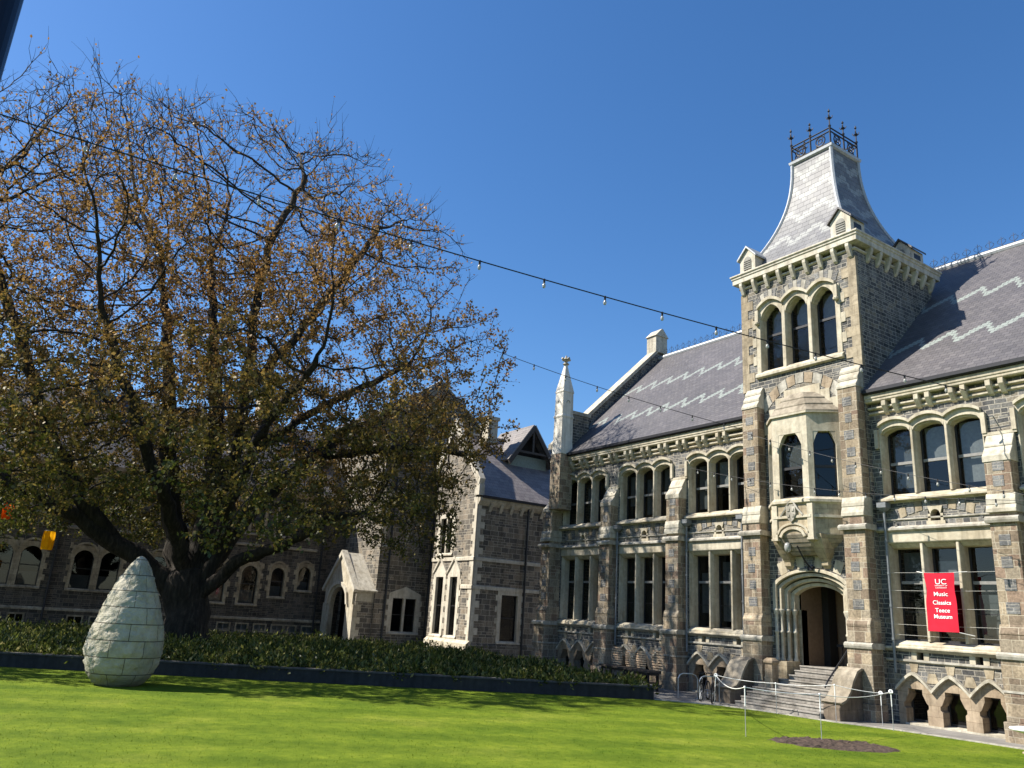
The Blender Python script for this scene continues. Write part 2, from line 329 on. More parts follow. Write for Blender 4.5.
# ------------------------------------------------------------------ mesh helpers
class MB:
    def __init__(s): s.v = []; s.f = []
    def face(s, pts):
        i = len(s.v); s.v += [tuple(p) for p in pts]; s.f.append(tuple(range(i, i+len(pts))))
    def loft(s, rings, close=True, caps=True):
        i = len(s.v); n = len(rings[0])
        for r in rings: s.v += [tuple(p) for p in r]
        for k in range(len(rings)-1):
            for j in range(n if close else n-1):
                a = i+k*n+j; b = i+k*n+(j+1) % n
                s.f.append((a, b, b+n, a+n))
        if caps:
            s.f.append(tuple(range(i, i+n))[::-1]); s.f.append(tuple(range(i+(len(rings)-1)*n, i+len(rings)*n)))
    def box(s, fr, u0, u1, d0, d1, z0, z1):
        a = [fr(u, d, z0) for u, d in ((u0, d0), (u1, d0), (u1, d1), (u0, d1))]
        b = [fr(u, d, z1) for u, d in ((u0, d0), (u1, d0), (u1, d1), (u0, d1))]
        s.loft([a, b])
    def pu(s, fr, prof, u0, u1):      # profile (d, z) drawn along u
        s.loft([[fr(u0, d, z) for d, z in prof], [fr(u1, d, z) for d, z in prof]])
    def pd(s, fr, prof, d0, d1):      # profile (u, z) drawn along depth
        s.loft([[fr(u, d0, z) for u, z in prof], [fr(u, d1, z) for u, z in prof]])
    def pz(s, fr, prof, z0, z1, prof1=None):
        s.loft([[fr(u, d, z0) for u, d in prof], [fr(u, d, z1) for u, d in (prof1 or prof)]])
    def band(s, fr, outer, inner, d0, d1):  # curved strip between two (u,z) polylines
        n = len(outer)
        for k in range(n-1):
            s.pd_quad(fr, [inner[k], inner[k+1], outer[k+1], outer[k]], d0, d1, k == 0, k == n-2)
    def pd_quad(s, fr, q, d0, d1, c0=True, c1=True):
        A = [fr(u, d0, z) for u, z in q]; B = [fr(u, d1, z) for u, z in q]
        s.face(B); s.face(A[::-1])
        s.face([A[0], A[1], B[1], B[0]]); s.face([A[2], A[3], B[3], B[2]])
        if c0: s.face([A[3], A[0], B[0], B[3]])
        if c1: s.face([A[1], A[2], B[2], B[1]])
    def tube(s, pts, r, n=6, caps=True, rs=None):
        pts = [Vector(p) for p in pts]; rings = []
        for k, p in enumerate(pts):
            t = (pts[min(k+1, len(pts)-1)]-pts[max(k-1, 0)]).normalized()
            a = t.orthogonal().normalized() if k == 0 else (pa-t*pa.dot(t)).normalized()
            pa = a; b = t.cross(a); rr = rs[k] if rs else r
            rings.append([p+a*math.cos(2*math.pi*j/n)*rr+b*math.sin(2*math.pi*j/n)*rr for j in range(n)])
        s.loft(rings, True, caps)
    def ring(s, c, nrm, R, r, n=20, m=5):
        nrm = Vector(nrm).normalized(); a = nrm.orthogonal().normalized(); b = nrm.cross(a); c = Vector(c)
        i = len(s.v)
        for k in range(n):
            t = 2*math.pi*k/n; e = a*math.cos(t)+b*math.sin(t)
            for j in range(m):
                q = 2*math.pi*j/m; s.v.append(tuple(c+e*(R+r*math.cos(q))+nrm*r*math.sin(q)))
        for k in range(n):
            for j in range(m):
                s.f.append((i+k*m+j, i+((k+1) % n)*m+j, i+((k+1) % n)*m+(j+1) % m, i+k*m+(j+1) % m))
    def lathe(s, c, prof, n=16):
        c = Vector(c)
        s.loft([[c+Vector((r*math.cos(2*math.pi*j/n), r*math.sin(2*math.pi*j/n), z)) for j in range(n)] for r, z in prof])
    def wall(s, fr, u0, u1, z0, z1, ops=(), d=0.0):
        us = sorted({u0, u1, *[x for o in ops for x in o[:2] if u0 < x < u1]})
        zs = sorted({z0, z1, *[x for o in ops for x in o[2:4] if z0 < x < z1]})
        for a, b in zip(us, us[1:]):
            for c, e in zip(zs, zs[1:]):
                um, zm = (a+b)/2, (c+e)/2
                if any(o[0] < um < o[1] and o[2] < zm < o[3] for o in ops): continue
                s.face([fr(a, d, c), fr(b, d, c), fr(b, d, e), fr(a, d, e)])
    def build(s, name, mat, parent=None, smooth=False, bevel=0.0):
        o0 = Vector((0, 0, 0)); p = parent
        while p is not None: o0 += p.location; p = p.parent
        me = bpy.data.meshes.new(name)
        me.from_pydata([tuple(Vector(v)-o0) for v in s.v], [], s.f)
        bm = bmesh.new(); bm.from_mesh(me); bmesh.ops.remove_doubles(bm, verts=bm.verts, dist=1e-5)
        bmesh.ops.recalc_face_normals(bm, faces=bm.faces); bm.to_mesh(me); bm.free()
        me.materials.append(mat)
        if smooth:
            for f in me.polygons: f.use_smooth = True
        o = bpy.data.objects.new(name, me); COL.objects.link(o); o.parent = parent
        if bevel:
            bv = o.modifiers.new('bevel', 'BEVEL'); bv.width = bevel; bv.segments = 1; bv.limit_method = 'ANGLE'
        return o

def tag(o, label=None, cat=None, group=None, kind=None):
    if label: o['label'] = label
    if cat: o['category'] = cat
    if group: o['group'] = group
    if kind: o['kind'] = kind
    return o
def thing(name, loc, label, cat, group=None):
    o = bpy.data.objects.new(name, None); COL.objects.link(o); o.location = loc; o.empty_display_size = .3
    return tag(o, label, cat, group)
ID = lambda u, d, z: (u, d, z)
def facey(Y): return lambda u, d, z: (u, Y-d, z)       # wall facing -Y, u = X
def facex(X): return lambda u, d, z: (X+d, u, z)       # wall facing +X, u = Y

# ------------------------------------------------------------------ ground
g = MB(); g.face([(-900, -900, 0), (900, -900, 0), (900, 900, 0), (-900, 900, 0)])
tag(g.build('ground', M['pave']), kind='structure')
LAWN = [(-22.55, 21.9), (-20.7, 23.4), (-19.4, 23.75), (-16.5, 23.95), (-14.8, 24.5), (-12.5, 24.75), (-4, 25.0), (30, 25.3), (30, -60), (-60, -60), (-36, -6), (-32.6, 1.6), (-28.55, 9.5)]
g = MB(); g.face([(x, y, .006) for x, y in LAWN])
tag(g.build('lawn', M['lawn']), kind='structure')
g = MB()
edge = [Vector((x, y, 0)) for x, y in LAWN[:8]]
for a, b in zip(edge, edge[1:]):
    n = Vector((-(b-a).y, (b-a).x, 0)).normalized()
    g.loft([[a, a+n*.12, a+n*.12+Vector((0, 0, .035)), a+Vector((0, 0, .035))], [b, b+n*.12, b+n*.12+Vector((0, 0, .035)), b+Vector((0, 0, .035))]])
tag(g.build('kerb', M['cap']), kind='structure')

# soil patch in the lawn: a shallow uneven mound
g = MB(); cen = Vector((-13.3, 19.2, 0)); ax = Vector((.62, .78, 0)); ay = Vector((-.78, .62, 0)); rr = random.Random(3)
NR = 90; rings = []
for k in range(15):
    q = 1-k/14.5; rings.append([])
    for j in range(NR):
        an = 2*math.pi*j/NR; e = 1+.16*mn.noise((math.cos(an)*2.2, math.sin(an)*2.2, 4))+.10*mn.noise((math.cos(an)*7, math.sin(an)*7, 1))
        p = cen+ax*(1.55*q*math.cos(an)*e)+ay*(.95*q*math.sin(an)*e)
        hz = .0 if k == 0 else .03+.05*max(-.4, mn.fractal((p.x*5, p.y*5, 0), .7, 2.1, 4))+.02*(1-q)
        rings[-1].append(p+Vector((0, 0, .004+hz)))
g.loft(rings)
tag(g.build('soil_patch', M['soil']), kind='structure')

# ------------------------------------------------------------------ the college building on the right
YF = 26.86
F = facey(YF)
B = thing('college_building', (-20, YF, 0), 'grey stone collegiate building with cream trim, slate roofs and a tall square entrance tower', 'building')
XW0, XW1 = -36.0, -6.9
PITCHL = 1.22
BAYS = [-33.14, -28.44, -23.73, -14.21, -9.51]
EAVE = 11.35

def arch(c, w, zs, rise, n=12, p=2.0, q=.62):
    return [(c+w*(2*k/n-1), zs+rise*max(0, 1-abs(2*k/n-1)**p)**q) for k in range(n+1)]
def rect_frame(mb, fr, u0, u1, z0, z1, t, d0, d1):
    mb.box(fr, u0, u0+t, d0, d1, z0, z1); mb.box(fr, u1-t, u1, d0, d1, z0, z1)
    mb.box(fr, u0+t, u1-t, d0, d1, z1-t, z1); mb.box(fr, u0+t, u1-t, d0, d1, z0, z0+t)

def sashes(fr, par, lights, z0, z1, d, rail=None, blinds=None, glaz=None):
    for i, (a, b) in enumerate(lights):
        m = MB(); rect_frame(m, fr, a, b, z0, z1, .07, d-.03, d+.03)
        if glaz:
            for zz in glaz: m.box(fr, a+.07, b-.07, d-.015, d+.015, zz, zz+.03)
        so_ = m.build('sash', M['sash'], par)
        if rail:
            m = MB(); m.box(fr, a+.07, b-.07, d-.03, d+.06, rail, rail+.1); m.build('meeting_rail', M['rail'], par)
        m = MB(); m.face([fr(a+.03, d, z0+.03), fr(b-.03, d, z0+.03), fr(b-.03, d, z1-.03), fr(a+.03, d, z1-.03)])
        m.build('pane', M['glass'], par)
        if blinds and blinds[i % len(blinds)]:
            f0, f1, mm = blinds[i % len(blinds)]
            m = MB(); m.box(fr, a+.1, b-.1, d-.16, d-.14, z0+(z1-z0)*f0, z0+(z1-z0)*f1); m.build('blind', M[mm], par)

wall_ops = []; wall_extra = MB()
def upper_window(c, blinds):
    z0, zs, rise, D = 7.62, 9.86, .25, -.66
    hw = 1.5*PITCHL
    m = MB(); hood = MB()
    ztop = 10.5
    wall_ops.append((c-hw, c+hw, z0-.2, ztop))
    lights = []
    for i in (-1, 0, 1):
        lc = c+i*PITCHL; inn = arch(lc, PITCHL/2-.06, zs, rise, q=.5); out = arch(lc, PITCHL/2, 10.16, .21, q=.9)
        m.band(F, out, inn, -.06, .03)
        inn2 = arch(lc, PITCHL/2-.09, zs, rise-.05, q=.5); m.band(F, [(u, z+.05) for u, z in inn], inn2, -.5, -.06)
        # grey filling between the hood and the flat top of the opening
        for (a, b) in zip(out, out[1:]):
            if a[1] < ztop-1e-3 or b[1] < ztop-1e-3: wall_extra.face([F(a[0], 0, a[1]), F(b[0], 0, b[1]), F(b[0], 0, ztop), F(a[0], 0, ztop)])
        hb = arch(lc, PITCHL/2, 10.14, .21, q=.9); ht = arch(lc, PITCHL/2, 10.25, .21, q=.9); hood.band(F, ht, hb, -.02, .15)
        lights.append((lc-PITCHL/2+.08, lc+PITCHL/2-.08))
    for k in range(4):           # jambs and mullions, splayed inwards
        u = c-hw+k*PITCHL
        a, b = (0 if k == 0 else -.085), (0 if k == 3 else .085)
        fa, fb = (0 if k == 0 else -.04), (0 if k == 3 else .04)
        m.pz(F, [(u+a, -.5), (u+b, -.5), (u+b, -.14), (u+fb, .03), (u+fa, .03), (u+a, -.14)], z0, 10.13 if k in (0, 3) else zs+.42)
    m.pu(F, [(-.7, z0+.02), (-.1, z0+.02), (.22, z0-.16), (.22, z0-.24), (.02, z0-.24), (.02, z0-.3), (-.7, z0-.3)], c-hw-.08, c+hw+.08)
    w = m.build('window', M['cream'], B, bevel=.012)
    for s in (-1, 1):            # hood returns at both ends
        u = c+s*hw; hood.box(F, u-.07+s*.06, u+.07+s*.06, .0, .13, 9.35, 10.06)
    hood.build('hood_mould', M['cream'], w)
    sashes(F, w, lights, z0, 10.12, -.43, 8.75, blinds)
    return w

def lower_window(c, blinds, wires=False):
    z0, z1, hw = 2.66, 5.9, 1.5*PITCHL
    m = MB(); wall_ops.append((c-hw, c+hw, 2.38, 6.3)); lights = []
    for k in range(4):
        u = c-hw+k*PITCHL; a, b = (0 if k == 0 else -.095), (0 if k == 3 else .095); fa, fb = (0 if k == 0 else -.045), (0 if k == 3 else .045)
        m.pz(F, [(u+a, -.6), (u+b, -.6), (u+b, -.2), (u+fb, .0), (u+fa, .0), (u+a, -.2)], z0, z1)
        if k < 3: lights.append((u+.09, u+PITCHL-.09))
    for i in range(3):           # chamfered head of each light
        a = c-hw+i*PITCHL; m.pu(F, [(-.7, z1-.16), (-.16, z1-.14), (-.01, z1), (-.7, z1)], a+.10, a+PITCHL-.10)
    m.pu(F, [(-.7, z1), (.01, z1), (.05, z1+.05), (.05, z1+.4), (-.7, z1+.4)], c-hw, c+hw)
    m.pu(F, [(-.75, z0), (-.12, z0), (.12, z0-.12), (.12, z0-.2), (.2, z0-.2), (.2, z0-.27), (-.75, z0-.27)], c-hw-.05, c+hw+.05)
    w = m.build('window', M['cream'], B, bevel=.012)
    sashes(F, w, lights, z0, z1-.1, -.52, 4.55, blinds, glaz=(3.6,))
    if wires:
        for zz in (4.92, 4.32, 3.75, 3.2, 2.86):
            q = MB(); q.tube([F(c-hw-.1, .09, zz-.02), F(c-.2, .05, zz-.03), F(c+hw+.3, .09, zz+.0)], .0045, 5); q.build('guard_wire', M['cord'], w)
    return w

def basement_window(c):
    hw = 1.5*PITCHL; wall_ops.append((c-hw, c+hw, -.05, 1.66)); m = MB(); hood = MB(); lights = []
    for i in (-1, 0, 1):
        lc = c+i*PITCHL; hp = PITCHL/2
        crv = arch(lc, hp, 1.05, .52, 12, 1.35, 1.0)
        for s in (-1, 1):
            half = [q for q in (crv if s > 0 else crv[::-1]) if (q[0]-lc)*s >= -1e-6]
            poly = [(lc, 1.13), (lc+s*.24, 1.13), (lc+s*.24, .98), (lc+s*.36, .72), (lc+s*.42, .66), (lc+s*.42, .56), (lc+s*.36, .5), (lc+s*.36, -.05), (lc+s*hp, -.05)]+half[::-1]
            m.pd(F, poly, -.5, .02)
        for a, b in zip(crv, crv[1:]):
            wall_extra.face([F(a[0], 0, a[1]), F(b[0], 0, b[1]), F(b[0], 0, 1.66), F(a[0], 0, 1.66)])
        hood.band(F, [(u, z+.1) for u, z in crv], crv, 0, .16)
        lights.append((lc-.4, lc+.4))
    w = m.build('basement_window', M['tan'], B); hood.build('hood_mould', M['white_stone'], w)
    sl = MB(); sl.pu(F, [(-.5, 0), (.03, 0), (.03, .06), (-.5, .1)], c-hw+.2, c+hw-.2); sl.build('sill', M['white_stone'], w)
    sashes(F, w, lights, .1, 1.12, -.42)

BL = [None, (.5, .97, 'blind_dim'), (.42, .97, 'blind'), None, (.1, .5, 'blind_dim'), (.35, .8, 'blind')]
upper_bl = {0: [None, (.5, .8, 'blind_dim'), None], 1: [(.3, .9, 'blind_dim'), (.1, .8, 'blind_dim'), (.35, .95, 'blind_dim')],
            2: [(.1, .9, 'blind_dim'), (.45, .92, 'blind'), None], 3: [(.12, .9, 'blind_dim'), (.5, .95, 'blind'), (.12, .95, 'blind')], 4: [(.5, .9, 'blind'), None, (.3, .9, 'blind_dim')]}
lower_bl = {0: [None, None, None], 1: [None, None, None], 2: [(.2, .75, 'blind_dim'), (.1, .9, 'blind_dim'), None], 3: [(.62, .95, 'blind_dim'), (.6, .85, 'blind'), (.05, .5, 'blind_dim')], 4: [(.5, .95, 'blind'), (.1, .5, 'blind_dim'), None]}
for i, c in enumerate(BAYS):
    upper_window(c, upper_bl[i]); lower_window(c, lower_bl[i], i == 3); basement_window(c)
    # little arched opening between the floors
    wall_ops.append((c-.26, c+.26, 6.55, 7.12)); m = MB()
    inn = arch(c, .17, 6.85, .16, 8); m.band(F, [(c+.26*(2*k/8-1), 7.12) for k in range(9)], inn, -.3, .05)
    for s in (-1, 1): m.box(F, c+s*.17, c+s*.26, -.3, .05, 6.62, 6.86)
    m.box(F, c-.32, c+.32, -.3, .06, 6.5, 6.62)
    nz = m.build('niche_opening', M['cream'], B); q = MB(); q.box(F, c-.2, c+.2, -.34, -.3, 6.6, 7.05); q.box(F, c-.17, c+.17, -.3, -.27, 6.62, 6.74); q.build('recess', M['dark'], nz)
    # small square vents
    for s in (-.95, .95):
        wall_ops.append((c+s-.3, c+s+.3, 2.05, 2.36)); m = MB()
        for a, b in ((-.3, -.12), (.12, .3)): m.box(F, c+s+a, c+s+b, -.3, .03, 2.06, 2.355)
        m.box(F, c+s-.12, c+s+.12, -.3, .03, 2.30, 2.355)
        v = m.build('vent', M['cream'], B); q = MB(); q.box(F, c+s-.13, c+s+.13, -.3, -.26, 2.05, 2.31); q.build('vent_hole', M['dark'], v)
    # relieving arch of alternating stones
    m = MB(); m2 = MB()
    n = 11
    for k in range(n):
        t0 = -1+2*(k+.08)/n; t1 = -1+2*(k+.92)/n; w_ = 1.55
        f0 = lambda t: 6.62+.42*(1-t*t)
        q = [(c+t0*w_, f0(t0)), (c+t1*w_, f0(t1)), (c+t1*w_*1.06, f0(t1)+.33), (c+t0*w_*1.06, f0(t0)+.33)]
        if abs((t0+t1)/2) < .1: continue
        v_ = MB(); v_.pd_quad(F, q, -.02, .022); v_.build('voussoir', M['quoin' if k % 2 else 'greyblock'], B)
    m = MB()                     # paler springers between the basement arches
    for i2, (du, zb, zt, wt, wb) in enumerate(((-1.2, 1.66, 2.0, .34, .2), (-.6, 1.35, 1.66, .22, .42), (0, 1.66, 2.0, .34, .2), (.6, 1.35, 1.66, .22, .42), (1.2, 1.66, 2.0, .34, .2))):
        m = MB(); m.pd_quad(F, [(c+du-wb/2, zb), (c+du+wb/2, zb), (c+du+wt/2, zt), (c+du-wt/2, zt)], -.02, .018); m.build('arch_block', M['quoin'], B)

TX0, TX1, TY = -22.0, -16.35, 26.6
wall_mb = MB()
wall_mb.wall(F, XW0, TX0, -.2, EAVE, [o for o in wall_ops if o[1] < TX0+.5])
wall_mb.wall(F, TX1, XW1, -.2, EAVE, [o for o in wall_ops if o[0] > TX1-.5])
wall_mb.v += wall_extra.v and []  # keep order simple
k0 = len(wall_mb.v); wall_mb.v += wall_extra.v; wall_mb.f += [tuple(i+k0 for i in f) for f in wall_extra.f]
YB = 42.6
for X, s in ((XW0, 1), (XW1, 1)):      # gable ends
    wall_mb.face([(X, YF, -.2), (X, YB, -.2), (X, YB, EAVE), (X, 34.7, 19.5), (X, YF, EAVE)])
wall_mb.face([(XW0, YB, -.2), (XW1, YB, -.2), (XW1, YB, EAVE), (XW0, YB, EAVE)])
wall_mb.build('wall', M['basalt'], B)
m = MB()
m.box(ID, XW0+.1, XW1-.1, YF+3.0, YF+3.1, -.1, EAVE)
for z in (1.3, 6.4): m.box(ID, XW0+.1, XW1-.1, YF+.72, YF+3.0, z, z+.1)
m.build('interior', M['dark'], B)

# string courses
for (a, b) in ((XW0, TX0), (TX1, XW1)):
    m = MB(); m.pu(F, [(0, 6.5), (.05, 6.5), (.16, 6.42), (.16, 6.36), (.06, 6.3), (0, 6.3)], a, b); m.build('string_course', M['cap'], B)
    m = MB(); m.pu(F, [(0, 6.78), (.05, 6.77), (.05, 6.72), (0, 6.7)], a, b); m.build('string_course', M['cap'], B)
    m = MB(); m.pu(F, [(0, 2.06), (.07, 2.05), (.07, 1.99), (0, 1.95)], a, b); m.build('string_course', M['cap'], B)
    m = MB(); m.pu(F, [(0, 2.46), (.17, 2.44), (.17, 2.38), (.05, 2.3), (0, 2.3)], a, b); m.build('string_course', M['cap'], B)
    # eaves cornice, gutter
    m = MB(); m.pu(F, [(0, 11.38), (.32, 11.38), (.32, 11.22), (.29, 11.2), (.29, 11.12), (.24, 11.08), (0, 11.08)], a, b)
    m.pu(F, [(0, 10.93), (.14, 10.93), (.14, 10.86), (0, 10.82)], a, b); m.pu(F, [(0, 10.74), (.09, 10.74), (.09, 10.68), (0, 10.64)], a, b)
    m.build('eaves_cornice', M['cream'], B, bevel=.01)
    m = MB(); m.pu(F, [(.24, 11.385), (.40, 11.385), (.44, 11.44), (.44, 11.56), (.40, 11.56), (.38, 11.44), (.24, 11.43)], a, b); m.build('gutter', M['iron'], B)
    n = int(round((b-a)/PITCHL)); c0 = [c for c in BAYS if a < c < b][0]
    k = math.ceil((a-c0)/PITCHL)
    while True:
        u = c0+(k+.0)*PITCHL; k += 1
        if u > b-.2: break
        for s in (-.2, .2):
            if not (a+.1 < u+s < b-.1): continue
            m = MB(); w_ = .085
            m.pu(F, [(0, 11.08), (.285, 11.08), (.285, 10.9), (.2, 10.78), (.1, 10.64), (0, 10.58)], u+s-w_, u+s+w_); m.build('corbel', M['cream'], B, bevel=.01)

# buttresses of the wings
def buttress(u, name='buttress', w=.40, kd=.7):
    F = lambda a, d, z: (a, YF-d*kd, z)
    st = [(-.1, .55, 1.12, .52), (.55, 2.5, 1.0, .46), (2.5, 3.0, .9, .46), (3.15, 6.4, .78, w), (6.55, 8.35, .72, w)]
    b0 = MB()
    for (za, zb, d, hw) in st: b0.box(F, u-hw, u+hw, 0, d, za, zb)
    b0.pu(F, [(0, 3.0), (.9, 3.0), (.92, 3.04), (.79, 3.3), (0, 3.3)], u-.445, u+.445)
    o = b0.build(name, M['brown'], B, bevel=.015)
    c = MB()
    c.pu(F, [(0, 8.3), (.76, 8.3), (.76, 8.5), (.42, 8.82), (0, 8.82)], u-w-.03, u+w+.03)
    c.pu(F, [(0, 8.82), (.44, 8.82), (.44, 8.88), (.1, 9.28), (0, 9.28)], u-w-.03, u+w+.03)
    c.build('weathering', M['white_stone'], o, bevel=.012); c = MB()
    c.pu(F, [(0, 6.93), (.8, 6.93), (.8, 7.1), (.72, 7.28), (0, 7.28)], u-w-.04, u+w+.04)
    c.pu(F, [(0, 6.68), (.86, 6.68), (.86, 6.8), (.8, 6.92), (0, 6.92)], u-w-.05, u+w+.05)
    c.build('weathering', M['white_stone'], o, bevel=.012)
    c = MB(); c.pu(F, [(0, 6.36), (.92, 6.36), (.96, 6.44), (.96, 6.5), (.86, 6.56), (0, 6.56)], u-w-.1, u+w+.1)
    c.build('band', M['cap'], o); c = MB()
    c.pu(F, [(0, 2.3), (1.08, 2.3), (1.12, 2.38), (1.12, 2.44), (1.0, 2.5), (0, 2.5)], u-.53, u+.53)
    c.build('band', M['cap'], o); c = MB()
    c.pu(F, [(0, 1.36), (1.03, 1.36), (1.03, 1.42), (0, 1.44)], u-.5, u+.5)
    c.build('band', M['cap'], o)
    for z in [3.62, 4.3, 4.98, 5.66, 7.5, 8.0]:
        d = .78 if z < 6.4 else .72
        q = MB(); q.box(F, u-.17+.03*math.sin(z*5), u+.17+.03*math.cos(z*7), d-.02, d+.018, z, z+.34); q.build('inset_stone', M['greyblock'], o)
    # boxed hood between neighbouring windows above the buttress
    c = MB(); c.box(F, u-.52, u+.52, 0, .14, 9.26, 9.36); c.build('hood_return', M['cream'], o)
    return o
for u in (-30.79, -26.09, -11.86, -7.3): buttress(u)
o = buttress(-35.45, kd=1.0)
# pinnacle on the end buttress
m = MB(); px_, py_ = -34.78, 26.45
PF = lambda u, d, z: (px_+u, py_-d, z)
def sq(h, z): return [PF(-h, -h, z), PF(h, -h, z), PF(h, h, z), PF(-h, h, z)]
m.loft([sq(.45, 8.4), sq(.45, 11.25), sq(.42, 11.5)]); m.build('pinnacle_base', M['brown'], B, bevel=.02); m = MB()
m.loft([sq(.43, 11.5), sq(.40, 12.2), sq(.385, 13.6), sq(.42, 13.66), sq(.42, 13.74), sq(.38, 13.8), sq(.37, 15.1), sq(.41, 15.15), sq(.39, 15.2), sq(.09, 16.75), sq(.09, 16.85)])
pin = m.build('pinnacle', M['chalk'], B, bevel=.02)
m = MB(); m.lathe((px_, py_, 16.83), [(.1, 0), (.2, .06), (.12, .16), (.06, .2), (.26, .34), (.2, .42), (.07, .45), (.04, .6)], 8)
for k in range(4):
    a = math.pi/2*k; m.tube([(px_, py_, 17.13), (px_+.3*math.cos(a), py_+.3*math.sin(a), 17.23)], .07, 5)
m.build('finial', M['white_stone'], pin)
m = MB()
for s in (0, 1):
    fr = facey(py_-.373) if s == 0 else facex(px_+.373)
    c0 = px_ if s == 0 else py_
    m.band(fr, arch(c0, .14, 14.5, .16, 8), arch(c0, .1, 14.5, .12, 8), .0, .03)
m.build('blind_arch', M['cap'], pin)

# roofs
def quad_sheet(mb, a, b, c, d, t):   # thin slab of roof: a,b eave; c,d ridge
    n = (Vector(b)-Vector(a)).cross(Vector(d)-Vector(a)).normalized()*t
    A = [Vector(p) for p in (a, b, c, d)]; mb.loft([A, [p-n for p in A]])
ZR, YR = 19.26, 34.55
m = MB()
for a, b in ((XW0+.1, TX0+.2), (TX0+.2, TX1-.2), (TX1-.2, XW1)):
    y0 = YF-.44 if not (TX0 < (a+b)/2 < TX1) else 31.6
    z0 = 11.5+(y0-(YF-.44))*(ZR-11.5)/(YR-YF+.44)
    quad_sheet(m, (a, y0, z0), (b, y0, z0), (b, YR, ZR), (a, YR, ZR), .12)
quad_sheet(m, (XW1, YB+.5, 11.45), (XW0, YB+.5, 11.45), (XW0, YR, ZR), (XW1, YR, ZR), .12)
rf = m.build('roof', M['slate_x'], B)
m = MB(); m.tube([(XW0, YR, ZR+.03), (XW1, YR, ZR+.03)], .15, 8); m.build('ridge_roll', M['lead'], rf)
cr = MB()
x = XW0+1.2
while x < XW1:
    z = ZR+.15
    cr.tube([(x, YR, z), (x, YR, z+.5)], .011, 4)
    for s in (-1, 1):
        cr.tube([(x, YR, z+.1), (x+s*.16, YR, z+.22), (x+s*.18, YR, z+.3), (x+s*.1, YR, z+.36)], .011, 4)
        cr.tube([(x+s*.02, YR, z+.38), (x+s*.1, YR, z+.42)], .011, 4)
    x += .5
cr.tube([(XW0+.6, YR, ZR+.2), (XW1, YR, ZR+.2)], .02, 4)
cr.build('ridge_cresting', M['iron'], rf)
# parapet gable at the far end
m = MB(); XG = -35.7
slope = (ZR-11.45)/(YR-YF+.5)
prof = [(YF-.35, 11.3), (YF-.35, 12.1), (YR, ZR+.62), (YR+8, 11.8), (YR+8, 11.0), (YF, 11.0)]
m.loft([[(XG-.2, y, z) for y, z in prof], [(XG+.35, y, z) for y, z in prof]])
gp = m.build('gable_parapet', M['basalt'], B)
m = MB(); prof = [(YF-.5, 11.95), (YF-.5, 12.25), (YR, ZR+.88), (YR+8.2, 12.0), (YR+8.2, 11.8), (YR, ZR+.63), (YF-.35, 12.11)]
m.loft([[(XG-.32, y, z) for y, z in prof], [(XG+.47, y, z) for y, z in prof]]); m.build('coping', M['white_stone'], gp)
m = MB(); m.box(ID, XG-.35, XG+.5, YR-.5, YR+.5, ZR+.4, ZR+1.5)
m.loft([[(XG-.42, YR-.58, ZR+1.5), (XG+.57, YR-.58, ZR+1.5), (XG+.57, YR+.58, ZR+1.5), (XG-.42, YR+.58, ZR+1.5)], [(XG-.42, YR-.05, ZR+2.05), (XG+.57, YR-.05, ZR+2.05), (XG+.57, YR+.05, ZR+2.05), (XG-.42, YR+.05, ZR+2.05)]])
m.build('gable_block', M['white_stone'], gp)
m = MB(); m.box(ID, XG+.36, XG+1.0, YF-.3, YF+1.4, 11.3, 14.0); m.build('kneeler_pier', M['basalt'], gp)
m = MB(); m.box(ID, XG+.33, XG+1.05, YF-.35, YF+1.5, 14.0, 14.2); m.build('pier_cap', M['cap'], gp)

# ---- tower
T = facey(TY)
cx = (TX0+TX1)/2
top_c = -19.16; tw_pitch = 1.28
m = MB()
DO = (-20.55, -17.62, -.2, 5.0)
m.wall(T, TX0, TX1, -.2, 17.6, [DO, (top_c-1.92, top_c+1.92, 13.3, 16.75), (-20.55, -17.7, 7.7, 10.7)])
m.wall(facex(TX1), TY, 32.2, -.2, 17.6); m.wall(facex(TX0), TY, 32.2, -.2, 17.6)
m.face([(TX0, 32.2, -.2), (TX1, 32.2, -.2), (TX1, 32.2, 17.6), (TX0, 32.2, 17.6)])
ztopw = 16.75
for i in (-1, 0, 1):
    out = arch(top_c+i*tw_pitch, tw_pitch/2, 16.25, .32, 12, 1.6, .9)
    for a, b in zip(out, out[1:]): m.face([T(a[0], 0, a[1]), T(b[0], 0, b[1]), T(b[0], 0, ztopw), T(a[0], 0, ztopw)])
tw = m.build('tower_wall', M['basalt'], B)
# quoins
for x0, s in ((TX1, -1), (TX0, 1)):
    q = MB(); z = 12.6; k = 0
    while z < 17.0:
        h = .42; L1, L2 = (.62, .1) if k % 2 else (.34, .16)
        q.box(ID, *sorted((x0+(.02 if s < 0 else -.02), x0+s*L1)), TY-.025, TY+L2, z, z+h)
        z += h; k += 1
    q.build('quoins', M['quoin'], tw)
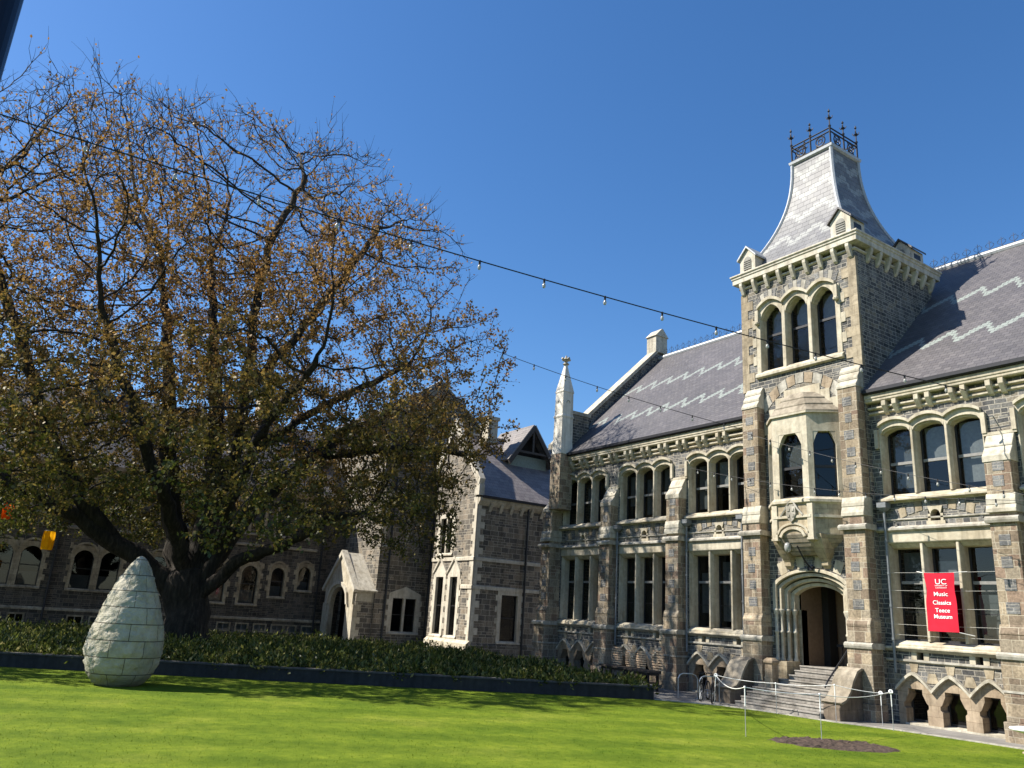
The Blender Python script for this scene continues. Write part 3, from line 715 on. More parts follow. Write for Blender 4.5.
# three-light arched window
m = MB(); hood = MB(); lights = []
for i in (-1, 0, 1):
    lc = top_c+i*tw_pitch; inn = arch(lc, tw_pitch/2-.11, 15.78, .56, 12, 1.6, .68); out = arch(lc, tw_pitch/2, 16.25, .32, 12, 1.6, .9)
    m.band(T, out, inn, -.05, .04); m.band(T, [(u, z+.06) for u, z in inn], arch(lc, tw_pitch/2-.13, 15.78, .52, 12, 1.6, .68), -.46, -.05)
    hood.band(T, [(u, z+.13) for u, z in out], [(u, z-.01) for u, z in out], 0, .17); lights.append((lc-tw_pitch/2+.12, lc+tw_pitch/2-.12))
for k in range(4):
    u = top_c-1.5*tw_pitch+k*tw_pitch; a, b = (-.11 if k else -.14), (.11 if k < 3 else .14); fa, fb = (-.08 if k else -.14), (.08 if k < 3 else .14)
    m.pz(T, [(u+a, -.46), (u+b, -.46), (u+b, -.1), (u+fb, .04), (u+fa, .04), (u+a, -.1)], 13.3, 16.27 if k in (0, 3) else 16.1)
    if k in (0, 3):
        s = -1 if k == 0 else 1; z = 13.3; j = 0
        while z < 16:
            if j % 2: m.box(T, *sorted((u+s*.14, u+s*.34)), -.1, .035, z, z+.42)
            z += .42; j += 1
        hood.box(T, u+s*.02-.08, u+s*.02+.08, 0, .16, 15.65, 16.2); hood.lathe(T(u+s*.02, .12, 15.5), [(.03, 0), (.11, .06), (.12, .13), (.05, .2)], 8)
m.pu(T, [(-.66, 13.42), (-.08, 13.42), (.14, 13.24), (.14, 13.12), (.02, 13.08), (-.66, 13.08)], top_c-2.1, top_c+2.1)
w = m.build('window', M['cream'], tw, bevel=.012); hood.build('hood_mould', M['cream'], w)
for a, b in lights:
    f = MB(); rect_frame(f, T, a, b, 13.42, 16.33, .07, -.42, -.36); f.box(T, a+.07, b-.07, -.42, -.34, 15.0, 15.1); f.build('sash', M['sash'], w)
    f = MB(); f.face([T(a+.03, -.39, 13.45), T(b-.03, -.39, 13.45), T(b-.03, -.39, 16.3), T(a+.03, -.39, 16.3)]); f.build('pane', M['glass'], w)
    f = MB(); f.box(T, a+.07, b-.07, -.72, -.7, 15.1, 16.3); f.build('blind', M['blind'], w)
    f = MB(); f.box(T, a+.0, b+.0, -.8, -.78, 13.4, 15.1); f.build('blind', M['blind_dim'], w)
# voussoirs over the three-light window
for i in (-1, 0, 1):
    for k in range(7):
        t0, t1 = -1+2*(k+.04)/7, -1+2*(k+.96)/7
        if abs(i) and (t0+t1)*i < -1.1: continue
        g0 = lambda t: 16.40+.32*max(0, 1-abs(t)**1.6)**.9
        lc = top_c+i*tw_pitch; v_ = MB()
        v_.pd_quad(T, [(lc+t0*tw_pitch/2, g0(t0)), (lc+t1*tw_pitch/2, g0(t1)), (lc+t1*.78, g0(t1)+.36), (lc+t0*.78, g0(t0)+.36)], -.02, .02)
        v_.build('voussoir', M['cap' if k % 2 else 'greyblock'], tw)
# relieving arch above the oriel
for k in range(9):
    t0, t1 = -1+2*(k+.05)/9, -1+2*(k+.95)/9; g0 = lambda t: 11.5+1.0*(1-t*t)
    v_ = MB(); v_.pd_quad(T, [(-19.15+t0*1.75, g0(t0)), (-19.15+t1*1.75, g0(t1)), (-19.15+t1*1.98, g0(t1)+.42), (-19.15+t0*1.98, g0(t0)+.42)], -.02, .02)
    v_.build('voussoir', M['tan' if k % 2 else 'cap'], tw)
# tower buttresses
def tower_buttress(u):
    T = lambda a, d, z: (a, TY-d*.75, z)
    b0 = MB(); hw = .42
    for za, zb, d, h in ((-.1, .55, 1.0, .5), (.55, 2.5, .92, .46), (2.5, 3.0, .86, .45), (3.0, 6.4, .74, .43), (6.5, 7.0, .74, .43), (7.0, 11.7, .62, .4)): b0.box(T, u-h, u+h, 0, d, za, zb)
    b0.pu(T, [(0, 3.0), (.86, 3.0), (.88, 3.1), (.75, 3.32), (0, 3.32)], u-.455, u+.455)
    o = b0.build('tower_buttress', M['brown'], tw, bevel=.015)
    c = MB()
    for z, d0, d1 in ((11.7, .66, .46), (12.02, .48, .28), (12.34, .3, .08)):
        c.pu(T, [(0, z), (d0, z), (d0, z+.1), (d1, z+.32), (0, z+.32)], u-.42, u+.42)
    c.build('weathering', M['white_stone'], o, bevel=.012); c = MB()
    for z, d0, d1 in ((6.85, .8, .7), (7.2, .72, .62)): c.pu(T, [(0, z), (d0, z), (d0, z+.12), (d1, z+.35), (0, z+.35)], u-.45, u+.45)
    c.build('weathering', M['white_stone'], o, bevel=.012)
    c = MB(); c.pu(T, [(0, 6.36), (.9, 6.36), (.94, 6.44), (.94, 6.5), (.8, 6.56), (0, 6.56)], u-.55, u+.55)
    c.build('band', M['cap'], o); c = MB()
    c.pu(T, [(0, 2.3), (.98, 2.3), (1.02, 2.38), (1.02, 2.44), (.9, 2.5), (0, 2.5)], u-.53, u+.53); c.build('band', M['cap'], o)
    for z in (3.6, 4.25, 4.9, 5.55, 7.75, 8.4, 9.05, 9.7, 10.35, 11.0):
        d = .74 if z < 6.4 else .62; e = MB(); e.box(T, u-.17+.04*math.sin(z*5), u+.17+.04*math.cos(z*7), d-.02, d+.018, z, z+.34); e.build('inset_stone', M['greyblock'], o)
for u in (-21.35, -16.78): tower_buttress(u)
# cornice and brackets
m = MB(); OV = .5
def rim(z, o): return [(TX0-o, TY-o, z), (TX1+o, TY-o, z), (TX1+o, 32.2+o, z), (TX0-o, 32.2+o, z)]
m.loft([rim(17.72, .06), rim(17.74, .28), rim(17.96, .28), rim(17.98, .32), rim(18.07, .32), rim(18.09, .37), rim(18.16, .37), rim(18.2, .25)])
m.loft([rim(17.46, .015), rim(17.5, .08), rim(17.56, .08), rim(17.58, .02)])
co = m.build('tower_cornice', M['pale'], tw, bevel=.012)
for fr, a, b in ((T, TX0, TX1), (facex(TX1), TY, 32.2)):
    for k in range(9):
        if fr is not T and k == 0: continue
        u = a+.16+(b-a-.32)*k/8; e = MB()
        e.pu(fr, [(0.0, 17.73), (.27, 17.73), (.27, 17.6), (.2, 17.42), (.1, 17.2), (0.0, 17.12)], u-.08, u+.08); e.build('bracket', M['pale'], co, bevel=.01)
# mansard roof
ZB, ZT, A0, A1, cy = 18.2, 23.95, 2.82, 1.03, (TY+32.2)/2; cx -= .08
def half(t): return A1+(A0-A1)*(1-t)**2.3
NS = 16
for nm, ax in (('mansard_x', 0), ('mansard_y', 1)):
    m = MB()
    for s in (-1, 1):
        R = []
        for k in range(NS+1):
            t = k/NS; h = half(t); z = ZB+(ZT-ZB)*t
            R.append([(cx-h, cy+s*h, z), (cx+h, cy+s*h, z)] if ax == 0 else [(cx+s*h, cy-h, z), (cx+s*h, cy+h, z)])
        m.loft(R, False, False)
    mo = m.build('tower_roof', M[nm], tw, smooth=False)
m = MB()
for sx in (-1, 1):
    for sy in (-1, 1):
        m.tube([(cx+sx*half(k/NS), cy+sy*half(k/NS), ZB+(ZT-ZB)*k/NS) for k in range(NS+1)], .085, 6)
def sqr(h, z): return [(cx-h, cy-h, z), (cx+h, cy-h, z), (cx+h, cy+h, z), (cx-h, cy+h, z)]
m.loft([sqr(A1+.02, ZT-.12), sqr(A1+.1, ZT-.06), sqr(A1+.12, ZT+.06), sqr(A1-.1, ZT+.1)])
m.build('lead_roll', M['lead'], mo)
# iron cresting on top
m = MB(); a = A1; zt = ZT+.08
for (p, q) in (((-a, -a), (a, -a)), ((a, -a), (a, a)), ((a, a), (-a, a)), ((-a, a), (-a, -a))):
    P0 = Vector((cx+p[0], cy+p[1], 0)); P1 = Vector((cx+q[0], cy+q[1], 0)); dr = (P1-P0); n = dr.cross(Vector((0, 0, 1)))
    for zz, r in ((zt+.08, .03), (zt+.66, .035), (zt+.84, .035)): m.tube([P0+Vector((0, 0, zz)), P1+Vector((0, 0, zz))], r, 5)
    for t in (.25, .75):
        c = P0+dr*t+Vector((0, 0, zt+.37)); m.ring(c, n, .24, .03); m.ring(c, n, .1, .025, 12)
        for an in range(4):
            e = dr.normalized()*math.cos(an*math.pi/2+.78)+Vector((0, 0, math.sin(an*math.pi/2+.78))); m.tube([c+e*.1, c+e*.34], .022, 4)
    for t in (0, .5): m.tube([P0+dr*t+Vector((0, 0, zt-.05)), P0+dr*t+Vector((0, 0, zt+.9))], .04, 6)
crst = m.build('roof_cresting', M['iron'], mo)
for i, (p, hgt) in enumerate([((-a, -a), 1.0), ((a, -a), 1.0), ((a, a), 1.0), ((-a, a), 1.0), ((0, -a), .8), ((a, 0), .8), ((0, a), .8), ((-a, 0), .8)]):
    x, y = cx+p[0], cy+p[1]; e = MB(); z = zt+.84
    e.lathe((x, y, z), [(.035, 0), (.07, .1), (.03, .16), (.025, hgt*.45), (.09, hgt*.52), (.03, hgt*.6), (.02, hgt*.8), (.06, hgt*.86), (.01, hgt)], 7)
    for k in range(4):
        an = k*math.pi/2+.4; e.tube([(x, y, z+hgt*.42), (x+.12*math.cos(an), y+.12*math.sin(an), z+hgt*.5), (x+.14*math.cos(an), y+.14*math.sin(an), z+hgt*.6)], .022, 4)
    e.build('finial', M['iron'], crst)
# lucarnes on the cornice corners
for lx, ly in ((TX0+.12, TY+.18), (TX1-.12-.95, TY+.18), (TX1-.1-.95, 32.2-1.1), (TX0+.12, 32.2-1.1)):
    x0, x1, y0, y1, z0 = lx+.02, lx+.86, ly-.4, ly+.55, 18.18
    if lx > cx: x0, x1 = lx+.22, lx+1.12
    xm = (x0+x1)/2; m = MB()
    pr = [(x0, z0), (x1, z0), (x1, z0+.68), (xm, z0+1.16), (x0, z0+.68)]
    m.loft([[(x, y0, z) for x, z in pr], [(x, y1, z) for x, z in pr]])
    lu = m.build('lucarne', M['pale'], tw)
    m = MB()
    for s in (-1, 1):
        xe = xm+s*((x1-x0)/2+.1); m.loft([[(xe, y0-.1, z0+.62), (xm, y0-.1, z0+1.18), (xm, y0-.1, z0+1.27), (xe, y0-.1, z0+.71)], [(xe, y1+.1, z0+.62), (xm, y1+.1, z0+1.18), (xm, y1+.1, z0+1.27), (xe, y1+.1, z0+.71)]])
    m.build('lucarne_roof', M['lead'] if ly < 28 and lx < cx else M['slate_dark'], lu)
    m = MB(); fr = facey(y0); m.pd(fr, [(xm-.22, z0+.1), (xm+.22, z0+.1), (xm+.22, z0+.5)]+arch(xm, .22, z0+.5, .26, 8)[::-1], .005, .012)
    m.build('louvre', M['oldgrey'], lu)
    m = MB()
    for k in range(5): m.pu(fr, [(.012, z0+.15+k*.1), (.04, z0+.13+k*.1), (.04, z0+.145+k*.1), (.012, z0+.165+k*.1)], xm-.2, xm+.2)
    m.build('louvre_slats', M['oldgrey'], lu)
    m = MB(); fx = facex(x1) if lx > cx else facex(x0); sg = .01 if lx > cx else -.02; ym = (y0+y1)/2
    m.box(fx, ym-.25, ym+.25, min(0.004*(1 if sg > 0 else -1), sg), max(0.004*(1 if sg > 0 else -1), sg), z0+.15, z0+.5); m.build('side_louvre', M['sash'], lu)

# ---- oriel window
oc = -19.12
def oplan(k, z, grow=0.0):     # canted bay outline, k scales towards the wall
    hw, fwid, pj = 1.72*k+grow, .80*k+grow*.6, .86*k+grow
    return [T(oc-hw, -.02, z), T(oc-fwid, pj, z), T(oc+fwid, pj, z), T(oc+hw, -.02, z)]
m = MB()
m.loft([oplan(1, 7.4), oplan(1.0, 7.46, .1), oplan(1, 7.56, .1), oplan(1, 7.66, 0)])
m.loft([oplan(1, 6.88, .07), oplan(1, 6.98, .07)]); m.loft([oplan(1, 10.55), oplan(1, 10.92), oplan(1, 10.93, .08), oplan(1, 11.0, .08)])
# corner posts
HW, FWD, PJ = 1.72, .80, .86
pa, pb, pc, pd_ = [(oc-HW, 0), (oc-FWD, PJ), (oc+FWD, PJ), (oc+HW, 0)]
def wallpost(p, q, t0, t1, z0=7.66, z1=10.55, th=.3):
    p, q = Vector(p), Vector(q); e = q-p; n = Vector((e.y, -e.x)).normalized()
    n = n if n.y < 0 else -n
    if abs(e.y) > 1e-4 and False: n = -n
    A = p+e*t0; Bq = p+e*t1
    m.pz(T, [tuple(A), tuple(Bq), tuple(Bq+n*th), tuple(A+n*th)], z0, z1)
for p, q in ((pa, pb), (pb, pc), (pc, pd_)):
    wallpost(p, q, 0, .17); wallpost(p, q, .83, 1); wallpost(p, q, .17, .83, 10.2, 10.55)
ori = m.build('oriel_window', M['cream'], tw, bevel=.012)
for p, q in ((pa, pb), (pb, pc), (pc, pd_)):
    p, q = Vector(p), Vector(q); e = q-p; n = Vector((e.y, -e.x)).normalized(); n = n if n.y < 0 else -n
    o1, o2 = p+e*.17+n*.2, p+e*.83+n*.2
    fr = lambda u, d, z, o1=o1, o2=o2, n=n: T(*(o1+(o2-o1)*u-n*d), z)
    f = MB(); L = (o2-o1).length; t = .06/L
    f.box(fr, 0, t, -.03, .03, 7.66, 10.25); f.box(fr, 1-t, 1, -.03, .03, 7.66, 10.25); f.box(fr, t, 1-t, -.03, .03, 8.8, 8.9); f.box(fr, t, 1-t, -.03, .03, 7.66, 7.74); f.build('sash', M['sash'], ori)
    f = MB(); f.face([fr(0, 0, 7.66), fr(1, 0, 7.66), fr(1, 0, 10.3), fr(0, 0, 10.3)]); f.build('pane', M['glass'], ori)
    for z in (10.2,):         # shouldered heads of the lights
        for a0, a1 in ((0, .3), (1, .7)):
            hp = MB(); hp.pd(fr, [(a0, 10.25), (a1, 10.25), (a0+(a1-a0)*.5, 10.05), (a0, 9.7)], -.05, .19)
            hp.build('light_head', M['cream'], ori)
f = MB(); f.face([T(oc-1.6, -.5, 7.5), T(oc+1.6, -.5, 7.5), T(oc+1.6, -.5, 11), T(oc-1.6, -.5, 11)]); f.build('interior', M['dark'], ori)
f = MB(); f.box(T, oc-.6, oc+.55, .5, .52, 8.9, 9.9); f.build('blind', M['blind_dim'], ori)
# stone roof in three courses
m = MB()
for z, k0, k1 in ((11.0, 1.06, .86), (11.32, .88, .66), (11.64, .68, .42)):
    m.loft([oplan(k0, z), oplan(k0, z+.05), oplan(k1, z+.33)])
m.build('oriel_roof', M['roofstone'], ori, bevel=.01)
m = MB()
for k, (hw, z0, z1) in enumerate(((1.95, 10.55, 11.1), (1.62, 11.1, 11.6), (1.28, 11.6, 12.02), (.85, 12.02, 12.3))): m.box(T, oc+.05-hw, oc+.05+hw, -.02, .035, z0, z1)
m.build('stepped_surround', M['cream'], ori)
# corbelled base: receding canted courses on two pointed brackets
m = MB(); m.loft([oplan(1, 6.3), oplan(1, 7.4)]); m.build('oriel_panel', M['cream_old'], ori)
m = MB(); z = 6.3
for k0, k1, dz in ((1.0, .93, .16), (.9, .84, .16), (.8, .72, .16), (.68, .6, .14), (.55, .46, .14)):
    m.loft([oplan(k1, z-dz), oplan(k0, z-.04), oplan(k0, z)]); z -= dz
m.build('corbel_base', M['roofstone'], ori)
for s in (-.82, .82):
    m = MB(); u = oc+s
    m.loft([[T(u-w_, -.02, z), T(u-w_*.7, d, z), T(u+w_*.7, d, z), T(u+w_, -.02, z)] for w_, d, z in ((.14, .06, 5.05), (.2, .16, 5.16), (.18, .18, 5.3), (.3, .4, 5.6), (.36, .62, 5.95), (.42, .74, 6.28))])
    m.build('oriel_bracket', M['cream_old'], ori)
# arches cut over the corbels: mouldings on the front and the right cant, corner piers, shield
m = MB()
fro = facey(TY-PJ)
m.band(fro, arch(oc, .6, 6.2, .36, 10), arch(oc, .5, 6.16, .3, 10), .0, .07); m.band(fro, arch(oc, .74, 6.3, .42, 10), arch(oc, .66, 6.28, .36, 10), .0, .05)
m.build('arch_moulding', M['cream'], ori)
for s in (-1, 1): m = MB(); m.box(fro, oc+s*.8-.12, oc+s*.8+.12, -.2, .05, 6.12, 7.4); m.box(fro, oc+s*.8-.15, oc+s*.8+.15, -.2, .08, 6.05, 6.13); m.build('oriel_pier', M['cream'], ori)
m = MB(); z0 = 6.72
m.pd(fro, [(oc-.2, z0+.62), (oc+.2, z0+.62), (oc+.21, z0+.3), (oc+.12, z0+.1), (oc, z0), (oc-.12, z0+.1), (oc-.21, z0+.3)], .0, .11)
m.box(fro, oc-.22, oc+.22, .0, .07, z0+.64, z0+.68)
for s in (-1, 1):
    m.tube([fro(oc+s*.5, .05, z0+.25), fro(oc+s*.28, .07, z0+.5), fro(oc+s*.1, .07, z0+.78), fro(oc, .07, z0+.84)], .045, 5)
    for zz in (.2, .42): m.box(fro, oc+s*.1-.05, oc+s*.1+.05, .11, .135, z0+zz, z0+zz+.1)
m.build('coat_of_arms', M['cap'], ori)
# drop hood below the oriel shield
# ---- doorway
dc = -19.08
m = MB()
orders = [(1.68, 4.48, .58, .10, -.22), (1.53, 4.38, .52, -.02, -.4), (1.38, 4.26, .46, -.22, -.6), (1.23, 4.14, .42, -.42, -.75)]
jam = MB()
for hw, zs, rise, d1, d0 in orders:
    m.band(T, arch(dc, hw, zs, rise, 18, 2, .8), arch(dc, hw-.17, zs-.04, rise-.08, 18, 2, .8), d0, d1)
    for s in (-1, 1):
        u = dc+s*(hw-.085); m.box(T, u-.085, u+.085, d0, d1, 3.52, zs+.004)
filler = arch(dc, 1.68, 4.48, .58, 18, 2, .8)
fw_ = MB()
for a, b in zip(filler, filler[1:]): fw_.face([T(max(DO[0], min(DO[1], a[0])), 0, a[1]), T(max(DO[0], min(DO[1], b[0])), 0, b[1]), T(max(DO[0], min(DO[1], b[0])), 0, 5.0), T(max(DO[0], min(DO[1], a[0])), 0, 5.0)])
fw_.build('spandrel', M['basalt'], tw)
dr = m.build('doorway', M['cream'], tw, bevel=.012)
for s in (-1, 1):          # jamb walls behind the shafts, plinths
    m = MB()
    for k, (hw, zs, rise, d1, d0) in enumerate(orders):
        u = dc+s*(hw-.12); m.box(T, u-.14, u+.14, d0-.3, d0+.04, 0.2, 3.55)
    m.box(T, *sorted((dc+s*1.07, dc+s*1.62)), -.7, .18, .2, 1.62)
    m.build('door_jamb', M['cream_old'], dr)
for s in (-1, 1):
    for k, (hw, zs, rise, d1, d0) in enumerate(orders):
        u = dc+s*(hw-.09); e = MB(); d = d1-.09
        e.lathe(T(u, d, 1.62), [(.11, 0), (.11, .06), (.07, .14), (.068, 1.02), (.095, 1.04), (.095, 1.1), (.068, 1.12), (.066, 1.7), (.09, 1.74), (.12, 1.86), (.13, 1.92), (.0, 1.92)], 10)
        e.build('shaft', M['white_stone'], dr, smooth=True)
m = MB()
m.face([(-20.05, 29.2, 1.5), (-18.1, 29.2, 1.5), (-18.1, 29.2, 5), (-20.05, 29.2, 5)])
m.face([(-20.05, 27.3, 1.5), (-20.05, 29.2, 1.5), (-20.05, 29.2, 5), (-20.05, 27.3, 5)]); m.face([(-18.1, 27.3, 1.5), (-18.1, 29.2, 1.5), (-18.1, 29.2, 5), (-18.1, 27.3, 5)])
m.face([(-20.05, 27.3, 4.7), (-18.1, 27.3, 4.7), (-18.1, 29.2, 4.7), (-20.05, 29.2, 4.7)])
m.build('entrance_hall', M['hallwall'], dr)
for bx in ((-18.75, -18.12, 28.9, 28.98, 1.5, 4.3), (-20.04, -19.75, 28.6, 29.1, 1.5, 4.5)): m = MB(); m.box(ID, *bx); m.build('inner_door', M['dark'], dr)
m = MB(); m.box(ID, -19.4, -19.1, 28.5, 28.8, 2.25, 2.35); m.tube([(-19.25, 28.65, 1.5), (-19.25, 28.65, 2.3)], .03, 6); m.build('door_stand', M['iron'], dr)
# voussoirs round the door
for k in range(9):
    t0, t1 = -1+2*(k+.1)/9, -1+2*(k+.9)/9
    g0 = lambda t: 4.5+.58*(1-t*t)**.8
    if abs(t0+t1) > 1.5: continue
    v_ = MB(); v_.pd_quad(T, [(dc+t0*1.72, g0(t0)+.02), (dc+t1*1.72, g0(t1)+.02), (dc+t1*1.98, g0(t1)+.46), (dc+t0*1.98, g0(t0)+.46)], -.02, .02); v_.build('voussoir', M['cream' if k % 2 else 'greyblock'], tw)
# steps
m = MB(); ns = 9; rise = 1.5/ns
for k in range(ns):
    z1 = rise*(k+1); y0 = 24.35+.33*k
    x0 = -20.9 if k < 6 else -20.0
    m.box(ID, x0-(.0), -17.35, y0, 29.3 if k == ns-1 else 27.2, rise*k-(.2 if k == 0 else .0)+.001, z1)
    m.box(ID, x0-.0, -17.35, y0-.03, y0+.02, z1-.05, z1+.004)
m.build('entrance_steps', M['step'], tw, bevel=.012)
# scrolled cheek walls beside the steps
def cheek(u0, u1):
    prof = [(26.3, -.1), (26.3, 1.55), (25.85, 1.6), (25.6, 1.5), (25.35, 1.2), (25.15, .85), (24.9, .6), (24.6, .5), (24.55, .4), (24.55, -.1)]
    q = MB(); q.loft([[(u0, y, z) for y, z in prof], [(u1, y, z) for y, z in prof]]); o = q.build('cheek_wall', M['tan_shaded'], tw, bevel=.02)
    pr = [(y-.07, z+.06) for y, z in prof[1:8]]; pr2 = [(y, z) for y, z in prof[1:8]]
    q = MB(); q.loft([[(u0-.07, y, z) for y, z in pr+pr2[::-1]], [(u1+.07, y, z) for y, z in pr+pr2[::-1]]]); q.build('scroll_coping', M['roofstone'], o)
cheek(-17.35, -16.72); cheek(-22.0, -21.3)
m = MB(); m.loft([[(-20.3+s*h, 25.7+t*h, z) for s, t in ((-1, -1), (1, -1), (1, 1), (-1, 1))] for h, z in ((.18, .5), (.17, 1.5), (.22, 1.54), (.22, 1.62), (.12, 1.72))]); m.build('step_pier', M['tan'], tw, bevel=.015)
m = MB(); hr = [(-17.55, 25.15, 1.15), (-17.55, 26.6, 2.35)]
m.tube([(-17.55, 25.0, .95), *hr], .03, 6); m.tube([(-17.55, 25.75, .95), (-17.55, 25.75, 1.62)], .035, 6); m.build('handrail', M['iron'], tw)
# lamp on a bracket and camera under the oriel
m = MB(); m.tube([T(-19.0, .1, 5.1), T(-18.95, .5, 5.35), T(-19.05, .75, 5.85)], .03, 6); m.box(T, -19.06, -18.84, .0, .18, 4.98, 5.14); lb = m.build('lamp_bracket', M['iron'], tw)
m = MB(); m.lathe(T(-19.5, .72, 5.72), [(.02, .28), (.1, .24), (.13, .1), (.1, -.05), (.02, -.1)], 10); m.build('lamp', M['bulb'], lb, smooth=True)

# downpipes
def pipe(pts, mat='pipe', r=.05, hopper=None, par=B):
    m = MB(); m.tube(pts, r, 8)
    p0, p1 = Vector(pts[0]), Vector(pts[-1])
    for k in range(1, 5):
        c = p0.lerp(p1, k/5); m.lathe(c, [(r+.02, -.04), (r+.02, .04)], 8)
    if hopper: m.loft([[(hopper[0]+s*h, hopper[1]+t*h, hopper[2]+z) for s, t in ((-1, -1), (1, -1), (1, 1), (-1, 1))] for h, z in ((.07, -.12), (.17, .0), (.17, .18))])
    return m.build('downpipe', M[mat], par)
for u in (-30.2, -25.5, -15.95, -22.35): pipe([F(u, .2, 7.05), F(u, .2, 1.6)], 'pipe', .045, F(u, .2, 7.15))

# ------------------------------------------------------------------ red banner on the right wing window
BN = thing('banner', (-14.13, 26.5, 4.0), 'red cloth banner with white lettering hung across the right hand ground floor window', 'banner')
m = MB(); NU, NV = 24, 48; x0, x1, z0, z1 = -14.64, -13.62, 3.0, 4.87
rows = []
def bann(u, v, off=0.0):
    waist = .09*math.exp(-((v-.72)/.16)**2)*(1-.3*v)
    x = x0+(x1-x0)*u+(waist if u < .5 else -waist*.6)*abs(u-.5)*2
    return (x, 26.52-off+.02*math.sin(u*5+v*2)*(1-v*.4)+.012*math.sin(v*7-u*3), z0+(z1-z0)*v-.02*math.sin(u*3.14)*(v > .9))
for j in range(NV+1): rows.append([bann(i/NU, j/NV) for i in range(NU+1)])
m.loft(rows, False, False)
cl = m.build('cloth', M['banner'], BN, smooth=True)
def text(s, u, v, size, par, bold=.0, xs=1.0, name='lettering'):
    cu = bpy.data.curves.new(name, 'FONT'); cu.body = s; cu.size = size; cu.align_x = 'CENTER'; cu.offset = bold; cu.extrude = 0
    to = bpy.data.objects.new(name, cu); COL.objects.link(to)
    dg = bpy.context.evaluated_depsgraph_get(); me = bpy.data.meshes.new_from_object(to.evaluated_get(dg))
    bpy.data.objects.remove(to)
    cx_ = x0+(x1-x0)*u; cz = z0+(z1-z0)*v
    tb_ = bmesh.new(); tb_.from_mesh(me); bmesh.ops.remove_doubles(tb_, verts=tb_.verts, dist=1e-6); bmesh.ops.triangulate(tb_, faces=tb_.faces)
    for _ in range(5):
        long_ = [e for e in tb_.edges if e.calc_length() > .03]
        if not long_: break
        bmesh.ops.subdivide_edges(tb_, edges=long_, cuts=1); bmesh.ops.triangulate(tb_, faces=tb_.faces)
    tb_.to_mesh(me); tb_.free()
    for vv in me.vertices:
        X = cx_+vv.co.x*xs; Z = cz+vv.co.y
        b_ = bann((X-x0)/(x1-x0), (Z-z0)/(z1-z0), .016)
        vv.co = Vector((X, b_[1], Z))-par.location
    me.materials.clear(); me.materials.append(M['letter'])
    o = bpy.data.objects.new(name, me); COL.objects.link(o); o.parent = par; return o
text('UC', .56, .80, .24, BN, .0, 1.15); text('UNIVERSITY OF', .56, .765, .06, BN); text('CANTERBURY', .56, .728, .06, BN)
text('Music', .52, .60, .185, BN, .0015, 1.1); text('Classics', .53, .455, .185, BN, .0015, 1.05); text('Teece', .53, .325, .185, BN, .0015, 1.1); text('Museum', .53, .22, .185, BN, .0015)
for a, b in (((x0, 26.5, z1), (x0-.35, 26.76, z1+.06)), ((x1, 26.5, z1), (x1+.3, 26.76, z1+.04)), ((x1, 26.5, z0), (x1+.35, 26.76, z0-.08))):
    m = MB(); m.tube([a, b], .012, 5); m.build('guy_cord', M['rope'], BN)

# ------------------------------------------------------------------ gabled block in the corner, and the hall behind
XC, YC = -44.65, 27.1
K = thing('gabled_corner_block', (XC, YC, 0), 'two storey brown stone block with white quoins and slate roof in the courtyard corner', 'building')
FC, FX = facey(YC), facex(XC)
lw = [(-49.55, -48.25), (-47.6, -46.35)]
up2 = (-49.5, -47.6)
m = MB(); m.wall(FC, -50.2, XC, -.1, 10.1, [(a-.2, b+.2, 1.0, 5.4) for a, b in lw]+[(up2[0]-.2, up2[1]+.2, 6.3, 9.2)])
apex = (-48.3, 15.6)
m.face([FC(-50.2, 0, 10.1), FC(XC, 0, 10.1), FC(XC, 0, 10.9), FC(apex[0], 0, apex[1]), FC(-50.2, 0, 12.4)])
m.wall(FX, YC, 48, -.1, 10.1, [(29.35, 30.95, .85, 4.2)])
cw = m.build('wall', M['basalt_coarse'], K)
def quoin(mb, fr, u, s, z0, z1, d=.02, a=.5, b=.28, h=.42, back=-.05):
    z = z0; k = 0
    while z < z1-.05:
        L = a if k % 2 else b; mb.box(fr, *sorted((u, u+s*L)), back, d, z, min(z+h, z1)); z += h; k += 1
m = MB(); quoin(m, FC, XC+.02, -1, .9, 10.1); m.build('quoins', M['pale'], K); m = MB(); quoin(m, FX, YC+.03, 1, .9, 10.1, a=.62, b=.3); m.build('quoins', M['pale'], K)
m = MB(); m.pu(FC, [(0, -.1), (.35, -.1), (.35, .75), (.1, .95), (0, .95)], -49.9, XC+.35); m.build('plinth', M['cream'], K)
m = MB(); m.pu(FX, [(0, -.1), (.12, -.1), (.12, .7), (.02, .8), (0, .8)], YC-.3, 33); m.build('plinth', M['basalt_coarse'], K)
for z in (4.25, 6.05):
    m = MB(); m.pu(FC, [(0, z-.1), (.08, z-.1), (.08, z+.1), (0, z+.15)], -50.2 if z > 5 else -46.0, XC+.08); m.build('string_course', M['pale'], K)
    m = MB(); m.pu(FX, [(0, z-.1), (.08, z-.1), (.08, z+.1), (0, z+.15)], YC-.05, 33); m.build('string_course', M['pale'], K)
